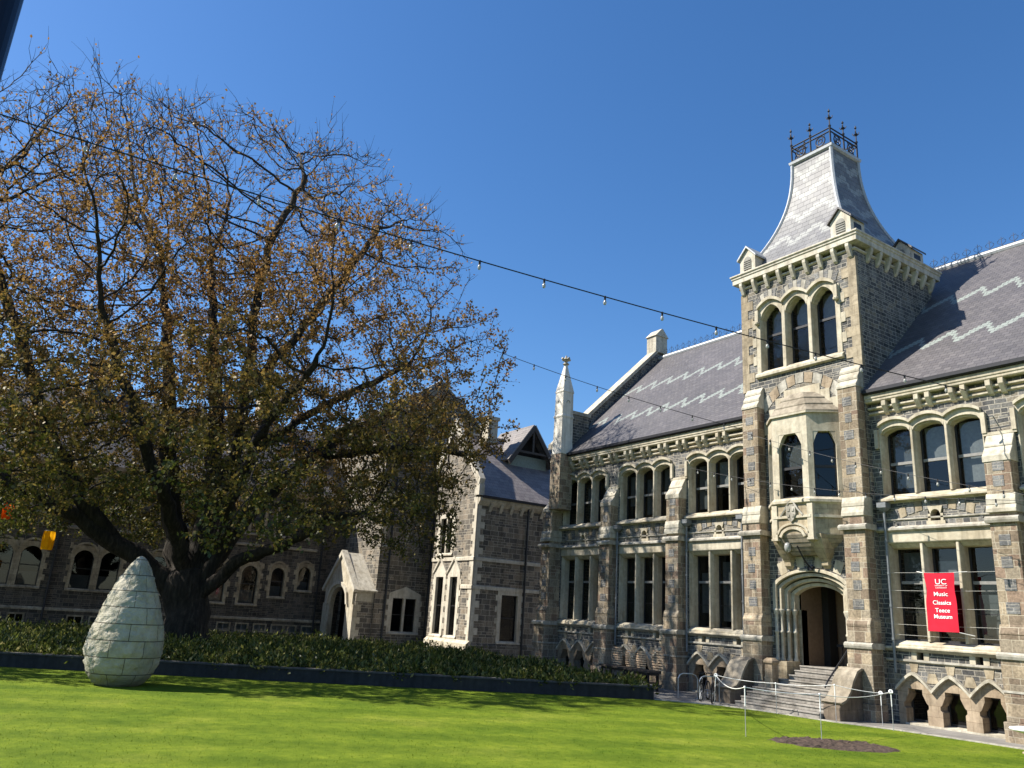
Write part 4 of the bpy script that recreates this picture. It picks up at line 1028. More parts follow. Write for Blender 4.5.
def win_rect(fr, par, a, b, z0, z1, D=.3, t=.2, head=None, mull=0, mat='white_stone', quo=True, blind=None, smat='sash'):
    m = MB(); m.box(fr, a-t, a, -D, .04, z0-.15, z1+t); m.box(fr, b, b+t, -D, .04, z0-.15, z1+t); m.box(fr, a, b, -D, .04, z1, z1+t)
    m.pu(fr, [(-D, z0), (0, z0), (.12, z0-.1), (.12, z0-.18), (-D, z0-.18)], a-t, b+t)
    if quo:
        z = z0; k = 0
        while z < z1:
            if k % 2: m.box(fr, a-t-.16, a-t, -.05, .03, z, z+.36); m.box(fr, b+t, b+t+.16, -.05, .03, z, z+.36)
            z += .36; k += 1
    if head == 'gable':
        mid = (a+b)/2; w_ = (b-a)/2+t
        m.pd(fr, [(mid-w_, z1+t), (mid+w_, z1+t), (mid, z1+t+.85)], -.05, .03)
        m.band(fr, [(mid-w_-.1, z1+t+.02), (mid, z1+t+1.05), (mid+w_+.1, z1+t+.02)], [(mid-w_-.1, z1+t-.14), (mid, z1+t+.86), (mid+w_+.1, z1+t-.14)], 0, .12)
    if head == 'peak':
        mid = (a+b)/2; w_ = (b-a)/2+t; m.pd(fr, [(mid-w_, z1+t), (mid+w_, z1+t), (mid, z1+t+.5)], -.05, .06)
    if head == 'arch':
        mid = (a+b)/2; w_ = (b-a)/2
        m.band(fr, [(u, z1) if True else 0 for u, z in arch(mid, w_, z1-w_*.9, w_*.8, 10)], arch(mid, w_, z1-w_*1.0, w_*.85, 10), -D, .02)
        m.band(fr, arch(mid, w_+t+.06, z1-w_*.5, w_*.9+t, 10), arch(mid, w_+t-.05, z1-w_*.5, w_*.85+t-.1, 10), -.04, .09)
    for k in range(mull):
        u = a+(b-a)*(k+1)/(mull+1); m.box(fr, u-.08, u+.08, -D, .0, z0, z1)
    w = m.build('window', M[mat], par)
    n = mull+1
    for k in range(n):
        A = a+(b-a)*k/n; Bq = a+(b-a)*(k+1)/n
        f = MB(); rect_frame(f, fr, A, Bq, z0, z1, .06, -D+.02, -D+.07)
        if z1-z0 > 1.4: f.box(fr, A+.06, Bq-.06, -D+.02, -D+.07, (z0+z1)/2-.03, (z0+z1)/2+.03)
        f.box(fr, (A+Bq)/2-.02, (A+Bq)/2+.02, -D+.03, -D+.06, z0, (z0+z1)/2) if smat != 'sash' else None
        f.build('sash', M[smat], w)
        f = MB(); f.face([fr(A, -D+.04, z0), fr(Bq, -D+.04, z0), fr(Bq, -D+.04, z1), fr(A, -D+.04, z1)]); f.build('pane', M['glass'], w)
        if blind: f = MB(); f.box(fr, A+.08, Bq-.08, -D-.12, -D-.1, z0+(z1-z0)*blind[0], z0+(z1-z0)*blind[1]); f.build('blind', M[blind[2]], w)
    f = MB(); q = [(a-.1, z0-.2), (b+.1, z0-.2), (b+.1, z1+.3), (a-.1, z1+.3)]
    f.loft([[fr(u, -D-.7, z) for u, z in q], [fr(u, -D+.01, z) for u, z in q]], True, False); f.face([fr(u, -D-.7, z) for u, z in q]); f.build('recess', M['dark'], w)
    return w
for a, b in lw: win_rect(FC, K, a+.14, b-.14, 1.15, 4.9, head='gable', t=.32, mat='pale', D=.22)
win_rect(FC, K, up2[0]+.14, up2[1]-.14, 6.5, 8.9, mull=1, t=.3, mat='pale', D=.22)
win_rect(FX, K, 29.45, 30.75, 1.0, 3.9, t=.3, mat='pale', D=.22)
m = MB()         # slate roof: ridge along Y from the lit gable
quad_sheet(m, (XC+.35, YC+.2, 10.15), (XC+.35, 50, 10.15), (-49.3, 50, 15.35), (-49.3, YC+.2, 15.35), .12)
r2 = m.build('roof', M['slate_y'], K)
m = MB(); quad_sheet(m, (-53.5, 50, 11.0), (-53.5, YC+.2, 11.0), (-49.3, YC+.2, 15.35), (-49.3, 50, 15.35), .12); m.build('roof', M['slate_dark'], K)
m = MB(); m.tube([(-49.3, YC, 15.4), (-49.3, 50, 15.4)], .12, 6); m.build('ridge_roll', M['lead'], r2)
m = MB(); m.band(FC, [(-50.7, 12.7), (apex[0], 16.1), (XC+.3, 11.3)], [(-50.4, 12.1), (apex[0], 15.4), (XC+.12, 10.8)], -.3, .12); m.box(FC, XC-.3, XC+.28, -.3, .12, 10.2, 10.9); m.build('coping', M['pale'], K)
m = MB(); m.pu(FX, [(.02, 9.55), (.3, 9.85), (.3, 10.05), (.02, 10.05)], YC, 48); m.build('eaves_cornice', M['white_stone'], K)
m = MB(); m.pu(FX, [(.3, 10.02), (.5, 10.02), (.5, 10.18), (.3, 10.18)], YC+.2, 48); m.build('gutter', M['iron'], K)
for k in range(9):
    m = MB(); y = YC+1.0+k*.85; m.pu(FX, [(0, 9.85), (.26, 9.85), (.2, 9.6), (0, 9.2)], y-.11, y+.11); m.build('corbel', M['white_stone'], K)
pipe([(XC+.14, 31.15, 10.0), (XC+.14, 31.15, .1)], 'pipe_black', .07, par=K)
# timber gabled dormer on the slope facing the court
y0, y1, ym, zb, za, XD = 30.9, 34.5, 32.7, 13.75, 16.25, -46.9
def dslope(side):
    q = MB(); ye = y0-.3 if side < 0 else y1+.3; ze = zb-.4
    P4 = [(XD+.45, ye, ze), (-51, ye, ze), (-51, ym, za), (XD+.45, ym, za)]
    quad_sheet(q, *(P4 if side < 0 else [P4[1], P4[0], P4[3], P4[2]]), .12); return q
dm = dslope(-1).build('dormer', M['slate_y2'], K); dslope(1).build('dormer_slope', M['slate_y'], dm)
fd = facex(XD+.35)
m = MB(); m.band(fd, [(y0-.35, zb-.4), (ym, za+.03), (y1+.35, zb-.4)], [(y0-.2, zb-.7), (ym, za-.38), (y1+.2, zb-.7)], -.06, .12)
m.box(fd, y0+.5, y1-.5, -.06, .05, zb+.35, zb+.5); m.box(fd, ym-.08, ym+.08, -.05, .04, zb+.45, za-.25)
m.build('barge_board', M['benchdark'], dm)
m = MB(); m.box(facex(XD-.3), y0+.1, y1-.1, -.1, 0, zb-1.6, zb+.25); m.build('boarding', M['green_louvre'], dm)
m = MB(); m.face([(XD-.45, y0, zb-.3), (XD-.45, y1, zb-.3), (XD-.45, ym, za-.1)]); m.build('recess', M['dark'], dm)
m = MB(); m.box(ID, -48.7, -47.5, 29.3, 30.1, 14.6, 16.3); m.box(ID, -48.8, -47.4, 29.2, 30.2, 16.3, 16.55); m.lathe((-48.1, 29.7, 16.55), [(.2, 0), (.22, .1), (.16, .5), (.2, .55)], 8); m.build('chimney', M['cream'], K)

# hall behind
H = thing('great_hall', (-53, 27, 0), 'tall dark gabled stone hall with pale stone porch, half hidden behind the autumn tree', 'building')
XH = -53.0; FH = facex(XH)
m = MB(); m.wall(FH, 24.25, 33, -.1, 12.0, [(25.4, 27.8, .95, 3.6)])
m.face([FH(24.0, 0, 12), FH(33, 0, 12), FH(33, 0, 15.9), FH(28.0, 0, 19.6), FH(24.0, 0, 16.5)])
m.wall(facey(24.25), -75, XH, -.1, 15.2); m.build('wall', M['basalt_coarse'], H)
m = MB(); quad_sheet(m, (XH+.2, 33.4, 15.6), (-80, 33.4, 15.6), (-80, 28.0, 19.75), (XH+.2, 28.0, 19.75), -.14); quad_sheet(m, (-80, 23.6, 16.35), (XH+.2, 23.6, 16.35), (XH+.2, 28.0, 19.75), (-80, 28.0, 19.75), -.14)
m.build('roof', M['slate_dark'], H)
m = MB(); m.band(FH, [(23.4, 16.65), (28.0, 20.2), (33.5, 15.95)], [(23.6, 16.2), (28.0, 19.65), (33.3, 15.5)], -.3, .1); m.build('coping', M['cap'], H)
win_rect(FH, H, 25.65, 27.55, 1.05, 3.35, mull=1, head='peak', mat='pale', t=.32, D=.22)
win_rect(FH, H, 24.6, 26.2, 7.0, 10.5, head='peak', mat='cream')
win_rect(FH, H, 27.3, 28.7, 13.4, 16.0, head='peak', mat='cap')
pipe([(XH+.12, 25.0, 12), (XH+.12, 25.0, .2)], 'pipe_black', .07, par=H); pipe([(XH+.12, 28.35, 12), (XH+.12, 28.35, .2)], 'pipe_black', .07, par=H)
# porch
fp = facey(22.75); pa0, pa1 = -58.9, -53.2; pm = (pa0+pa1)/2
m = MB(); m.box(ID, pa1-.35, pa1, 22.9, 24.3, -.1, 3.9); m.build('wall', M['basalt_coarse'], H)
m = MB()
inn = arch(pm, 1.55, 2.7, 1.2, 14, 2, .5)
m.band(fp, [(pa0+(pa1-pa0)*k/14, 3.85+2.35*(1-abs(2*k/14-1))) for k in range(15)], inn, -.35, .0)
for s in (-1, 1): m.box(fp, *sorted((pm+s*1.55, pm+s*(pa1-pa0)/2)), -.35, 0, -.1, 2.72) ; m.pd_quad(fp, [(pm+s*1.55, 2.7), (pm+s*2.62, 2.7), (pm+s*2.62, 3.86), (pm+s*1.55, 3.0)], -.35, -.002)
po = m.build('porch', M['cream'], H)
m = MB(); m.band(fp, arch(pm, 2.0, 2.7, 1.6, 14, 2, .5), arch(pm, 1.75, 2.7, 1.38, 14, 2, .5), 0, .16); m.band(fp, [(pa0-.25, 3.75), (pm, 6.55), (pa1+.25, 3.75)], [(pa0-.1, 3.55), (pm, 6.2), (pa1+.1, 3.55)], -.3, .14); m.build('porch_moulding', M['pale'], po)
m = MB(); quad_sheet(m, (pa1+.3, 22.85, 3.72), (pa1+.3, 24.4, 3.72), (pm, 24.4, 6.4), (pm, 22.85, 6.4), .12); quad_sheet(m, (pa0-.3, 24.4, 3.72), (pa0-.3, 22.85, 3.72), (pm, 22.85, 6.4), (pm, 24.4, 6.4), .12); m.build('porch_roof', M['pale'], po)
m = MB(); quoin(m, facex(pa1), 22.9, 1, .2, 2.9, .02, .45, .2); m.box(facex(pa1), 22.9, 24.3, -.02, .03, 2.95, 3.7); m.build('quoins', M['cream'], po)
m = MB(); m.face([(pa0, 24.2, 0), (pa1-.4, 24.2, 0), (pa1-.4, 24.2, 4), (pa0, 24.2, 4)]); m.build('recess', M['dark'], po)

# ------------------------------------------------------------------ long range on the left
XL = -59.5; FL = facex(XL)
Lr = thing('long_stone_range', (XL, 8, 0), 'long dark stone range with arched windows and basement lights behind the autumn tree', 'building')
grp = []; KS = 1.035
for c in (-10.9, -6.5, -2.05, 2.35, 6.8, 11.25): grp += [(c-1.35, c-.2, 2.65, 5.1), (c+.2, c+1.35, 2.65, 5.1)]
sing = [(13.85, 14.95, 2.35, 5.0), (16.0, 17.15, 2.35, 5.0), (18.1, 19.05, 2.95, 5.0), (20.05, 21.0, 3.5, 5.2)]
def sc(L): return [(a*KS, b*KS, 2.7+(z0-2.7)*KS, 2.7+(z1-2.7)*KS) for a, b, z0, z1 in L]
grp, sing = sc(grp), sc(sing)
base = [(c+o, c+o+.95, .45, 1.05) for c in (-10.9, -6.5, -2.05, 2.35, 6.8, 11.25, 15.9, 18.4, 20.6) for o in (-1.1, .15)]
base = sc(base)
upr = [(c+o, c+o+.9, 7.2, 9.3) for c in (-10.9, -6.5, -2.05, 2.35, 6.8, 11.25, 15.9, 19.2) for o in (-1.15, .25)]
upr = sc(upr)
m = MB(); m.wall(FL, -16, 24.25, -.1, 10.6, [(a-.2, b+.2, z0-.15, z1+.2) for a, b, z0, z1 in grp+sing+upr]+[(a, b, z0, z1) for a, b, z0, z1 in base])
m.wall(facey(-16), -70, XL, -.1, 10.6)
m.build('wall', M['basalt_shaded'], Lr)
for a, b, z0, z1 in grp+sing: win_rect(FL, Lr, a, b, z0, z1, head='arch', mat='cream_old', quo=True, blind=(.02, .34, 'blind_dim'))
for a, b, z0, z1 in upr: win_rect(FL, Lr, a, b, z0, z1, head='peak', mat='cream_old', quo=False, blind=(.3, .95, 'blind_dim'))
for a, b, z0, z1 in base:
    lit = a > 14 or int(a*3) % 3 == 0
    m = MB(); rect_frame(m, FL, a, b, z0, z1, .1, -.2, .03); w = m.build('basement_window', M['cream_old'], Lr)
    f = MB(); f.box(FL, (a+b)/2-.03, (a+b)/2+.03, -.15, -.1, z0, z1); f.build('sash', M['rail'], w)
    f = MB(); f.face([FL(a, -.14, z0), FL(b, -.14, z0), FL(b, -.14, z1), FL(a, -.14, z1)]); f.build('pane', M['glass'], w)
    f = MB(); f.box(FL, a, b, -.3, -.28, z0, z1); f.build('blind', M['blind' if lit else 'dark'], w)
m = MB(); m.pu(FL, [(0, 1.2), (.1, 1.2), (.1, 1.3), (0, 1.4)], -16, 22.9); m.build('string_course', M['cream_old'], Lr)
m = MB(); m.pu(FL, [(0, 6.4), (.1, 6.4), (.1, 6.5), (0, 6.6)], -16, 22); m.build('string_course', M['cream_old'], Lr)
m = MB(); m.pu(FL, [(0, 10.3), (.4, 10.5), (.45, 10.75), (0, 10.75)], -16, 22.9); m.build('eaves_cornice', M['cream_old'], Lr)
m = MB(); quad_sheet(m, (XL+.4, -16, 10.7), (XL+.4, 23, 10.7), (XL-6.2, 23, 17), (XL-6.2, -16, 17), .15); quad_sheet(m, (XL-13, 23, 10.7), (XL-13, -16, 10.7), (XL-6.2, -16, 17), (XL-6.2, 23, 17), .15); m.build('roof', M['slate_dark'], Lr)
for y in (-9, 4.6, 17.5):
    m = MB(); m.box(ID, XL-6.9, XL-5.5, y, y+1.6, 15.5, 19.2); m.box(ID, XL-7.0, XL-5.4, y-.1, y+1.7, 19.2, 19.45); m.build('chimney', M['cream_old'], Lr)
pipe([(XL+.12, 22.35, 10.4), (XL+.12, 22.35, .2)], 'pipe_black', .07, par=Lr); pipe([(XL+.12, 4.5, 10.4), (XL+.12, 4.5, .2)], 'pipe_black', .06, par=Lr)

# ------------------------------------------------------------------ planter bed
PLT = [(-36.0, -6), (-32.6, 1.6), (-28.55, 9.5), (-22.6, 21.9)]
PB = [(-24.6, 23.0), (-37.5, 24.2), (-43.5, 22.6), (-47.5, 15), (-48, -6)]
m = MB()
V2 = [Vector((x, y, 0)) for x, y in PLT]
for a, b in zip(V2, V2[1:]):
    n = Vector((-(b-a).y, (b-a).x, 0)).normalized()*.3
    m.loft([[a, a+n, a+n+Vector((0, 0, .42)), a+Vector((0, 0, .42))], [b, b+n, b+n+Vector((0, 0, .42)), b+Vector((0, 0, .42))]])
a, b = V2[-1], Vector((-24.6, 23.0, 0)); m.loft([[a, a+Vector((-.2, -.3, 0)), a+Vector((-.2, -.3, .42)), a+Vector((0, 0, .42))], [b, b+Vector((-.2, -.3, 0)), b+Vector((-.2, -.3, .42)), b+Vector((0, 0, .42))]])
PW = thing('planter_wall', (-28.5, 9.5, 0), 'low dark stone planter wall running along the back edge of the lawn', 'planter')
m.build('wall', M['planter'], PW)
m = MB()
for a, b in zip(V2, V2[1:]):
    n = Vector((-(b-a).y, (b-a).x, 0)).normalized()
    p0, p1 = a-n*.04, b-n*.04; q0, q1 = a+n*.36, b+n*.36
    m.loft([[p0+Vector((0, 0, .42)), q0+Vector((0, 0, .42)), q0+Vector((0, 0, .47)), p0+Vector((0, 0, .47))], [p1+Vector((0, 0, .42)), q1+Vector((0, 0, .42)), q1+Vector((0, 0, .47)), p1+Vector((0, 0, .47))]])
m.build('coping', M['planter_cap'], PW)
m = MB(); m.face([(x-.1, y, .36) for x, y in PLT+PB]); tag(m.build('soil', M['soil']), kind='structure')

def leaf_cloud(name, mat, pts, dirs, size, asp, parent=None, bend=.0, seed=1):
    # pts (n,3), dirs (n,3) unit; each leaf a diamond quad
    rg = np.random.default_rng(seed); n = len(pts)
    d = dirs/np.linalg.norm(dirs, axis=1)[:, None]
    r = rg.normal(size=(n, 3)); s = np.cross(d, r); s /= np.linalg.norm(s, axis=1)[:, None]+1e-9
    L = size[:, None] if hasattr(size, '__len__') else size
    a = pts; c = pts+d*L; b = pts+d*L*.45+s*L*asp; e = pts+d*L*.45-s*L*asp
    V = np.stack([a, b, c, e], 1).reshape(-1, 3)
    o0 = np.zeros(3)
    if parent is not None: o0 = np.array(parent.location)
    V = V-o0
    me = bpy.data.meshes.new(name); me.vertices.add(4*n); me.vertices.foreach_set('co', V.astype('f').ravel())
    me.loops.add(4*n); me.loops.foreach_set('vertex_index', np.arange(4*n, dtype='i'))
    me.polygons.add(n); me.polygons.foreach_set('loop_start', np.arange(0, 4*n, 4, dtype='i'))
    me.update(calc_edges=True); me.validate(); me.materials.append(mat)
    o = bpy.data.objects.new(name, me); COL.objects.link(o); o.parent = parent
    return o

def inpoly(x, y, poly):
    ins = np.zeros(len(x), bool); n = len(poly)
    for i in range(n):
        x1, y1 = poly[i]; x2, y2 = poly[(i+1) % n]
        c = ((y1 > y) != (y2 > y)) & (x < (x2-x1)*(y-y1)/(y2-y1+1e-12)+x1); ins ^= c
    return ins

rg = np.random.default_rng(5)
# shrubs and strap-leaved ground cover: clumps of arching blades
poly = PLT+PB
cand = np.stack([rg.uniform(-48, -22.5, 5200), rg.uniform(-6, 24.2, 5200)], 1)
cand = cand[inpoly(cand[:, 0], cand[:, 1], poly)]
cand = cand[np.hypot(cand[:, 0]+40.5, cand[:, 1]-9.1) > 1.3]
P_, D_, S_ = [], [], []
for x, y in cand:
    h = .48+.75*mn.noise((x*.45, y*.45, 2))+rg.uniform(-.2, .3); h = max(.2, min(1.05, h))*(.4 if x > -27 else .6 if x > -31 else .85)
    nb = 48
    ang = rg.uniform(0, 2*math.pi, nb); el = rg.uniform(.1, 1.4, nb); q = rg.uniform(.0, 1, nb)
    dr_ = np.stack([np.cos(ang)*np.cos(el), np.sin(ang)*np.cos(el), np.sin(el)-.15], 1)
    P_.append(np.array([x, y, .36])+dr_*(q*h)[:, None]+rg.normal(0, .06, (nb, 3))); D_.append(dr_+rg.normal(0, .35, (nb, 3))+np.array([0, 0, .1])); S_.append(rg.uniform(.07, .24, nb))
hedge = leaf_cloud('ground_cover_shrubs', M['shrub'], np.concatenate(P_), np.concatenate(D_), np.concatenate(S_), .2)
tag(hedge, kind='stuff')

# ------------------------------------------------------------------ the autumn tree
TR = np.array([-40.5, 9.1, 0.0]); RH = np.array([math.cos(YAW), math.sin(YAW), 0]); DH = np.array([-math.sin(YAW), math.cos(YAW), 0]); UP = np.array([0, 0, 1.0])
TREE = thing('autumn_tree', tuple(TR), 'huge spreading copper-leaved autumn tree, half bare at the top, growing from the planter bed', 'tree')
limbs = [
 [(.15, 0, -.1), (.05, 0, 1.2), (-.2, 0, 2.4), (-.45, 0, 3.4)],
 [(.05, 0, 1.6), (.6, -.1, 3.0), (1.6, -.5, 3.95), (2.7, -1, 4.6), (3.9, -1.6, 5.0), (5.3, -2.2, 5.6), (6.6, -3, 6.4), (8.2, -3.6, 6.6)],
 [(-.2, 0, 2.4), (-1.7, -.3, 3.6), (-3.6, -1, 4.8), (-5, -1.6, 5.7), (-6.6, -2.4, 6.4), (-8.3, -3, 7.2), (-10.5, -3.6, 8.4)],
 [(-.45, 0, 3.4), (-1.3, .3, 4.6), (-2.1, .8, 7.1), (-3.1, 1.2, 11), (-4.2, 1.5, 15.9), (-5.5, 1.5, 21)],
 [(-.45, 0, 3.4), (-.15, .3, 4.8), (-.1, .8, 7.2), (-.8, 1.5, 11.2), (-1.9, 2, 16), (-3.2, 2.5, 21.8)],
 [(.05, 0, 2.4), (.8, .2, 4.6), (1.7, .4, 6.3), (2.7, 1, 7.9), (4.2, 1.6, 9.7), (6, 2.4, 11.7), (8.5, 3, 13)],
 [(.8, .2, 4.6), (1.3, -1, 8.3), (1.5, -1.6, 12.4), (1.5, -2, 16.2), (1.7, -2, 20.3), (3.0, -2, 24.2)],
 [(-3.6, -1, 4.8), (-5.3, -2, 6.9), (-6.9, -3, 9.8), (-8.5, -4, 13.9), (-10, -5, 17.2), (-11, -5.5, 21.0)],
 [(-.1, .8, 7.2), (1.1, 2.5, 10.3), (3.3, 3.2, 12.5), (5.7, 3.8, 14.3), (8.6, 4.5, 16.2)],
 [(-.45, 0, 3.4), (-.6, -1.4, 5.2), (-1.2, -4, 8), (-2, -6, 11), (-3, -7.6, 14)],
 [(1.0, .1, 5.0), (2.2, -3, 7.6), (4, -5.4, 10), (6, -6.6, 12.6)],
 [(-.2, .3, 4.6), (-.4, 3, 7.4), (-1.2, 6, 11), (-3, 8, 15)],
 [(1.5, -1.6, 12.4), (3.6, -1.4, 15.6), (5.4, -1.0, 19), (7.0, -1, 22)],
 [(4.2, 1.6, 9.7), (7, .4, 10.2), (10, -.6, 10.4), (12.4, -1, 10.2)],
]
SIL = [(-19, 5.5), (-19, 27.0), (-15.4, 28.6), (-12.5, 30.6), (-10.75, 33), (-9, 31.4), (-7.3, 30.0), (-4.4, 30.4), (-2.4, 28.6), (-.8, 28.9), (1, 28.2), (2.5, 30.0), (4, 27.4), (5.4, 27.5), (6.4, 24.6), (8.2, 24.8), (10.0, 23.2), (11.3, 21), (11.3, 18.6), (13.7, 16.8), (14.5, 15.2), (14.0, 12.7), (15.4, 11.6), (13.7, 9.4), (12.9, 7.2), (9.7, 5.0), (6.4, 5.2), (5.6, 6.4), (1.6, 7.0), (.5, 8), (-4.2, 4.9), (-6.2, 4.9), (-9.8, 5.2)]
DT = 38.9
NA = 11000
s_ = rg.uniform(-19, 15.5, NA*6); t_ = rg.uniform(-15, 11, NA*6); z_ = rg.uniform(4.5, 34, NA*6)
k_ = DT/(DT+t_)
ok = inpoly(s_*k_, EYE+(z_-EYE)*k_, SIL) & (((s_+3.5)/19)**2+((t_+1.5)/12.8)**2+((z_-9)/27.5)**2 < 1.0)
low = (z_ < 6.2) & (np.hypot(s_+1, t_) < 7)
ok &= ~low
cl_ = np.array([mn.noise((a*.2+9, b_*.2, c_*.2)) for a, b_, c_ in zip(s_, t_, z_)])
ok &= cl_ > -.18
att = np.stack([s_, t_, z_], 1)[ok][:NA]
nodes = []; par = []
def addn(p, q): nodes.append(np.array(p, float)); par.append(q); return len(nodes)-1
lk = []
floor_ = {}
for li, L in enumerate(limbs):
    L = [np.array(p, float) for p in L]
    prev = -1
    if nodes:
        dd = np.linalg.norm(np.array(nodes)-L[0], axis=1); prev = int(dd.argmin())
    else: prev = addn(L[0], -1)
    for a, b in zip(L, L[1:]):
        n = max(1, int(round(np.linalg.norm(b-a)/.55)))
        for k in range(1, n+1):
            w_ = .07 if np.linalg.norm(b-a) > 1 else .0
            prev = addn(a+(b-a)*k/n+rg.normal(0, w_, 3), prev); floor_[prev] = len([q for q in floor_]) if False else (li, prev)
N = np.array(nodes)
best = np.full(len(att), 1e9); bi = np.zeros(len(att), int)
def upd(idx):
    global best, bi
    for c0 in range(0, len(idx), 400):
        ii = idx[c0:c0+400]; pts = np.array([nodes[i] for i in ii])
        d = np.linalg.norm(att[:, None, :]-pts[None], axis=2); j = d.argmin(1); dm_ = d[np.arange(len(att)), j]
        u = dm_ < best; best[u] = dm_[u]; bi[u] = np.array(ii)[j[u]]
upd(list(range(len(nodes))))
STEP, KILL, INF = .47, .7, 9.0
childdirs = {}
for it in range(70):
    keep = best > KILL; att = att[keep]; best = best[keep]; bi = bi[keep]
    if len(att) == 0: break
    act = best < INF
    if not act.any(): break
    src = bi[act]; dv = att[act]-np.array(nodes)[src]; dv /= np.linalg.norm(dv, axis=1)[:, None]
    us, inv = np.unique(src, return_inverse=True)
    acc = np.zeros((len(us), 3)); np.add.at(acc, inv, dv)
    new = []
    for k, sidx in enumerate(us):
        v = acc[k]; nv = np.linalg.norm(v)
        if nv < 1e-6: continue
        v = v/nv+np.array([0, 0, .08])+rg.normal(0, .14, 3); v /= np.linalg.norm(v)
        cds = childdirs.setdefault(int(sidx), [])
        if any(np.dot(v, c) > .985 for c in cds) or len(cds) > 3: continue
        cds.append(v); new.append(addn(nodes[sidx]+v*STEP, int(sidx)))
    if not new: break
    upd(new)
nn = len(nodes); N = np.array(nodes); par = np.array(par)
kids = [[] for _ in range(nn)]
for i, p in enumerate(par):
    if p >= 0: kids[p].append(i)
rad = np.zeros(nn); EXP = 2.25; tip = .016
order = list(range(nn))[::-1]
acc = np.zeros(nn)
for i in order:
    if not kids[i]: acc[i] = tip**EXP
    rad[i] = acc[i]**(1/EXP)
    if par[i] >= 0: acc[par[i]] += acc[i]
print('tree nodes', nn, 'base radius', rad[0])
for li in range(1, len(limbs)):
    ids = sorted(i for i, v in floor_.items() if v[0] == li)
    r_a = (0, .33, .48, .50, .50, .40, .30, .32, .26, .34, .30, .36, .2, .22)[li]
    for j, i in enumerate(ids): rad[i] = max(rad[i], r_a+(.13-r_a)*(j/len(ids))**.95)
rs = .98/rad[2]
for i in range(nn):
    if floor_.get(i, (9,))[0] == 0 or i == 0: rad[i] = .98
rad = np.where(rad > .03, np.minimum(rad*1.15, 1.0), rad); rad[0] *= 1.2; rad[1] *= 1.06
def tw_(p): return TR+p[0]*RH+p[1]*DH+p[2]*UP
NW = TR+N[:, :1]*RH+N[:, 1:2]*DH+N[:, 2:3]*UP
# chains: follow the thickest child
big = MB(); thin = MB(); done = np.zeros(nn, bool)
starts = [(0, -1)]
while starts:
    i, p = starts.pop(); ch = [p] if p >= 0 else []; ch.append(i)
    while kids[ch[-1]]:
        ks = sorted(kids[ch[-1]], key=lambda q: -rad[q]); 
        for q in ks[1:]: starts.append((q, ch[-1]))
        ch.append(ks[0])
    if len(ch) < 2: continue
    rr_ = [rad[q] for q in ch]
    if p >= 0: rr_[0] = min(rad[p], rr_[1]*1.25)
    rm = max(rr_)
    (big if rm > .12 else thin).tube([tuple(NW[q]) for q in ch], 0, 12 if rm > .5 else 7 if rm > .12 else 4, False, rr_)
trunk = big.build('trunk', M['bark'], TREE, smooth=True)
# twigs
tipn = [i for i in range(nn) if rad[i] < .045]
TP, TD = [], []
trg = np.random.default_rng(11)
for i in tipn:
    p = par[i]; d0 = N[i]-N[p]; d0 = d0/np.linalg.norm(d0)
    for _ in range(3 if not kids[i] else (1 if trg.random() < .8 else 2)):
        d = d0+trg.normal(0, .55, 3)+np.array([0, 0, .22]); d /= np.linalg.norm(d)
        L = trg.uniform(.4, 1.0)*(1+max(0, N[i][2]-14)*.06*(trg.random() < .5)); d = d+np.array([0, 0, .03*max(0, N[i][2]-12)]); d /= np.linalg.norm(d); a = N[i]; d2 = d+trg.normal(0, .3, 3)+np.array([0, 0, .15]); d2 /= np.linalg.norm(d2)
        b = a+d*L*.5; c = b+d2*L*.5
        thin.tube([tw_(a), tw_(b), tw_(c)], 0, 3, False, [.014, .010, .005])
        TP += [a+(b-a)*.5, b, b+(c-b)*.5, c]; TD += [d, d2, d2, d2]
thin.build('branches', M['bark'], TREE, smooth=True)
TP = np.array(TP); TD = np.array(TD)
# leaf density falls towards the bare top and differs from bough to bough
zz = TP[:, 2]; out = np.clip(((TP[:, 0]+1.5)/17)**2+(TP[:, 1]/11.5)**2+((zz-9)/22.)**2, 0, 1.2)
patch = np.sin(TP[:, 0]*.55+1.7)*np.sin(TP[:, 1]*.6+zz*.4)*.35
clump = np.array([mn.noise((a*.62, b_*.62, c_*.8+3)) for a, b_, c_ in TP])
dens = np.clip(.25+2.6*np.clip(clump+.22, 0, .75), .1, 2)*np.where(zz < 13, 1.45, 1.0)*np.clip(2.5-(zz-5)/10.5+patch*1.5-np.clip(out-.6, 0, 1)*.9*(zz > 16), .12, 3.0)
P_, D_ = [], []
for rep in range(6):
    pk = trg.random(len(TP)) < dens*(.32+.26*(zz < 12)+.14*((zz > 8) & (zz < 19)))*np.where((TP[:, 0] > 7) & (zz < 14), .62, 1.0)
    P_.append(TP[pk]+trg.normal(0, .10, (pk.sum(), 3))); D_.append(TD[pk]*.5+trg.normal(0, .8, (pk.sum(), 3))+np.array([0, 0, -.15]))
P_ = np.concatenate(P_); D_ = np.concatenate(D_)
PW_ = TR+P_[:, :1]*RH+P_[:, 1:2]*DH+P_[:, 2:3]*UP; DW = D_[:, :1]*RH+D_[:, 1:2]*DH+D_[:, 2:3]*UP
print('leaves', len(PW_), 'twig pts', len(TP))
leaf_cloud('crown', M['leaf'], PW_, DW, trg.uniform(.09, .20, len(PW_)), .38, TREE)

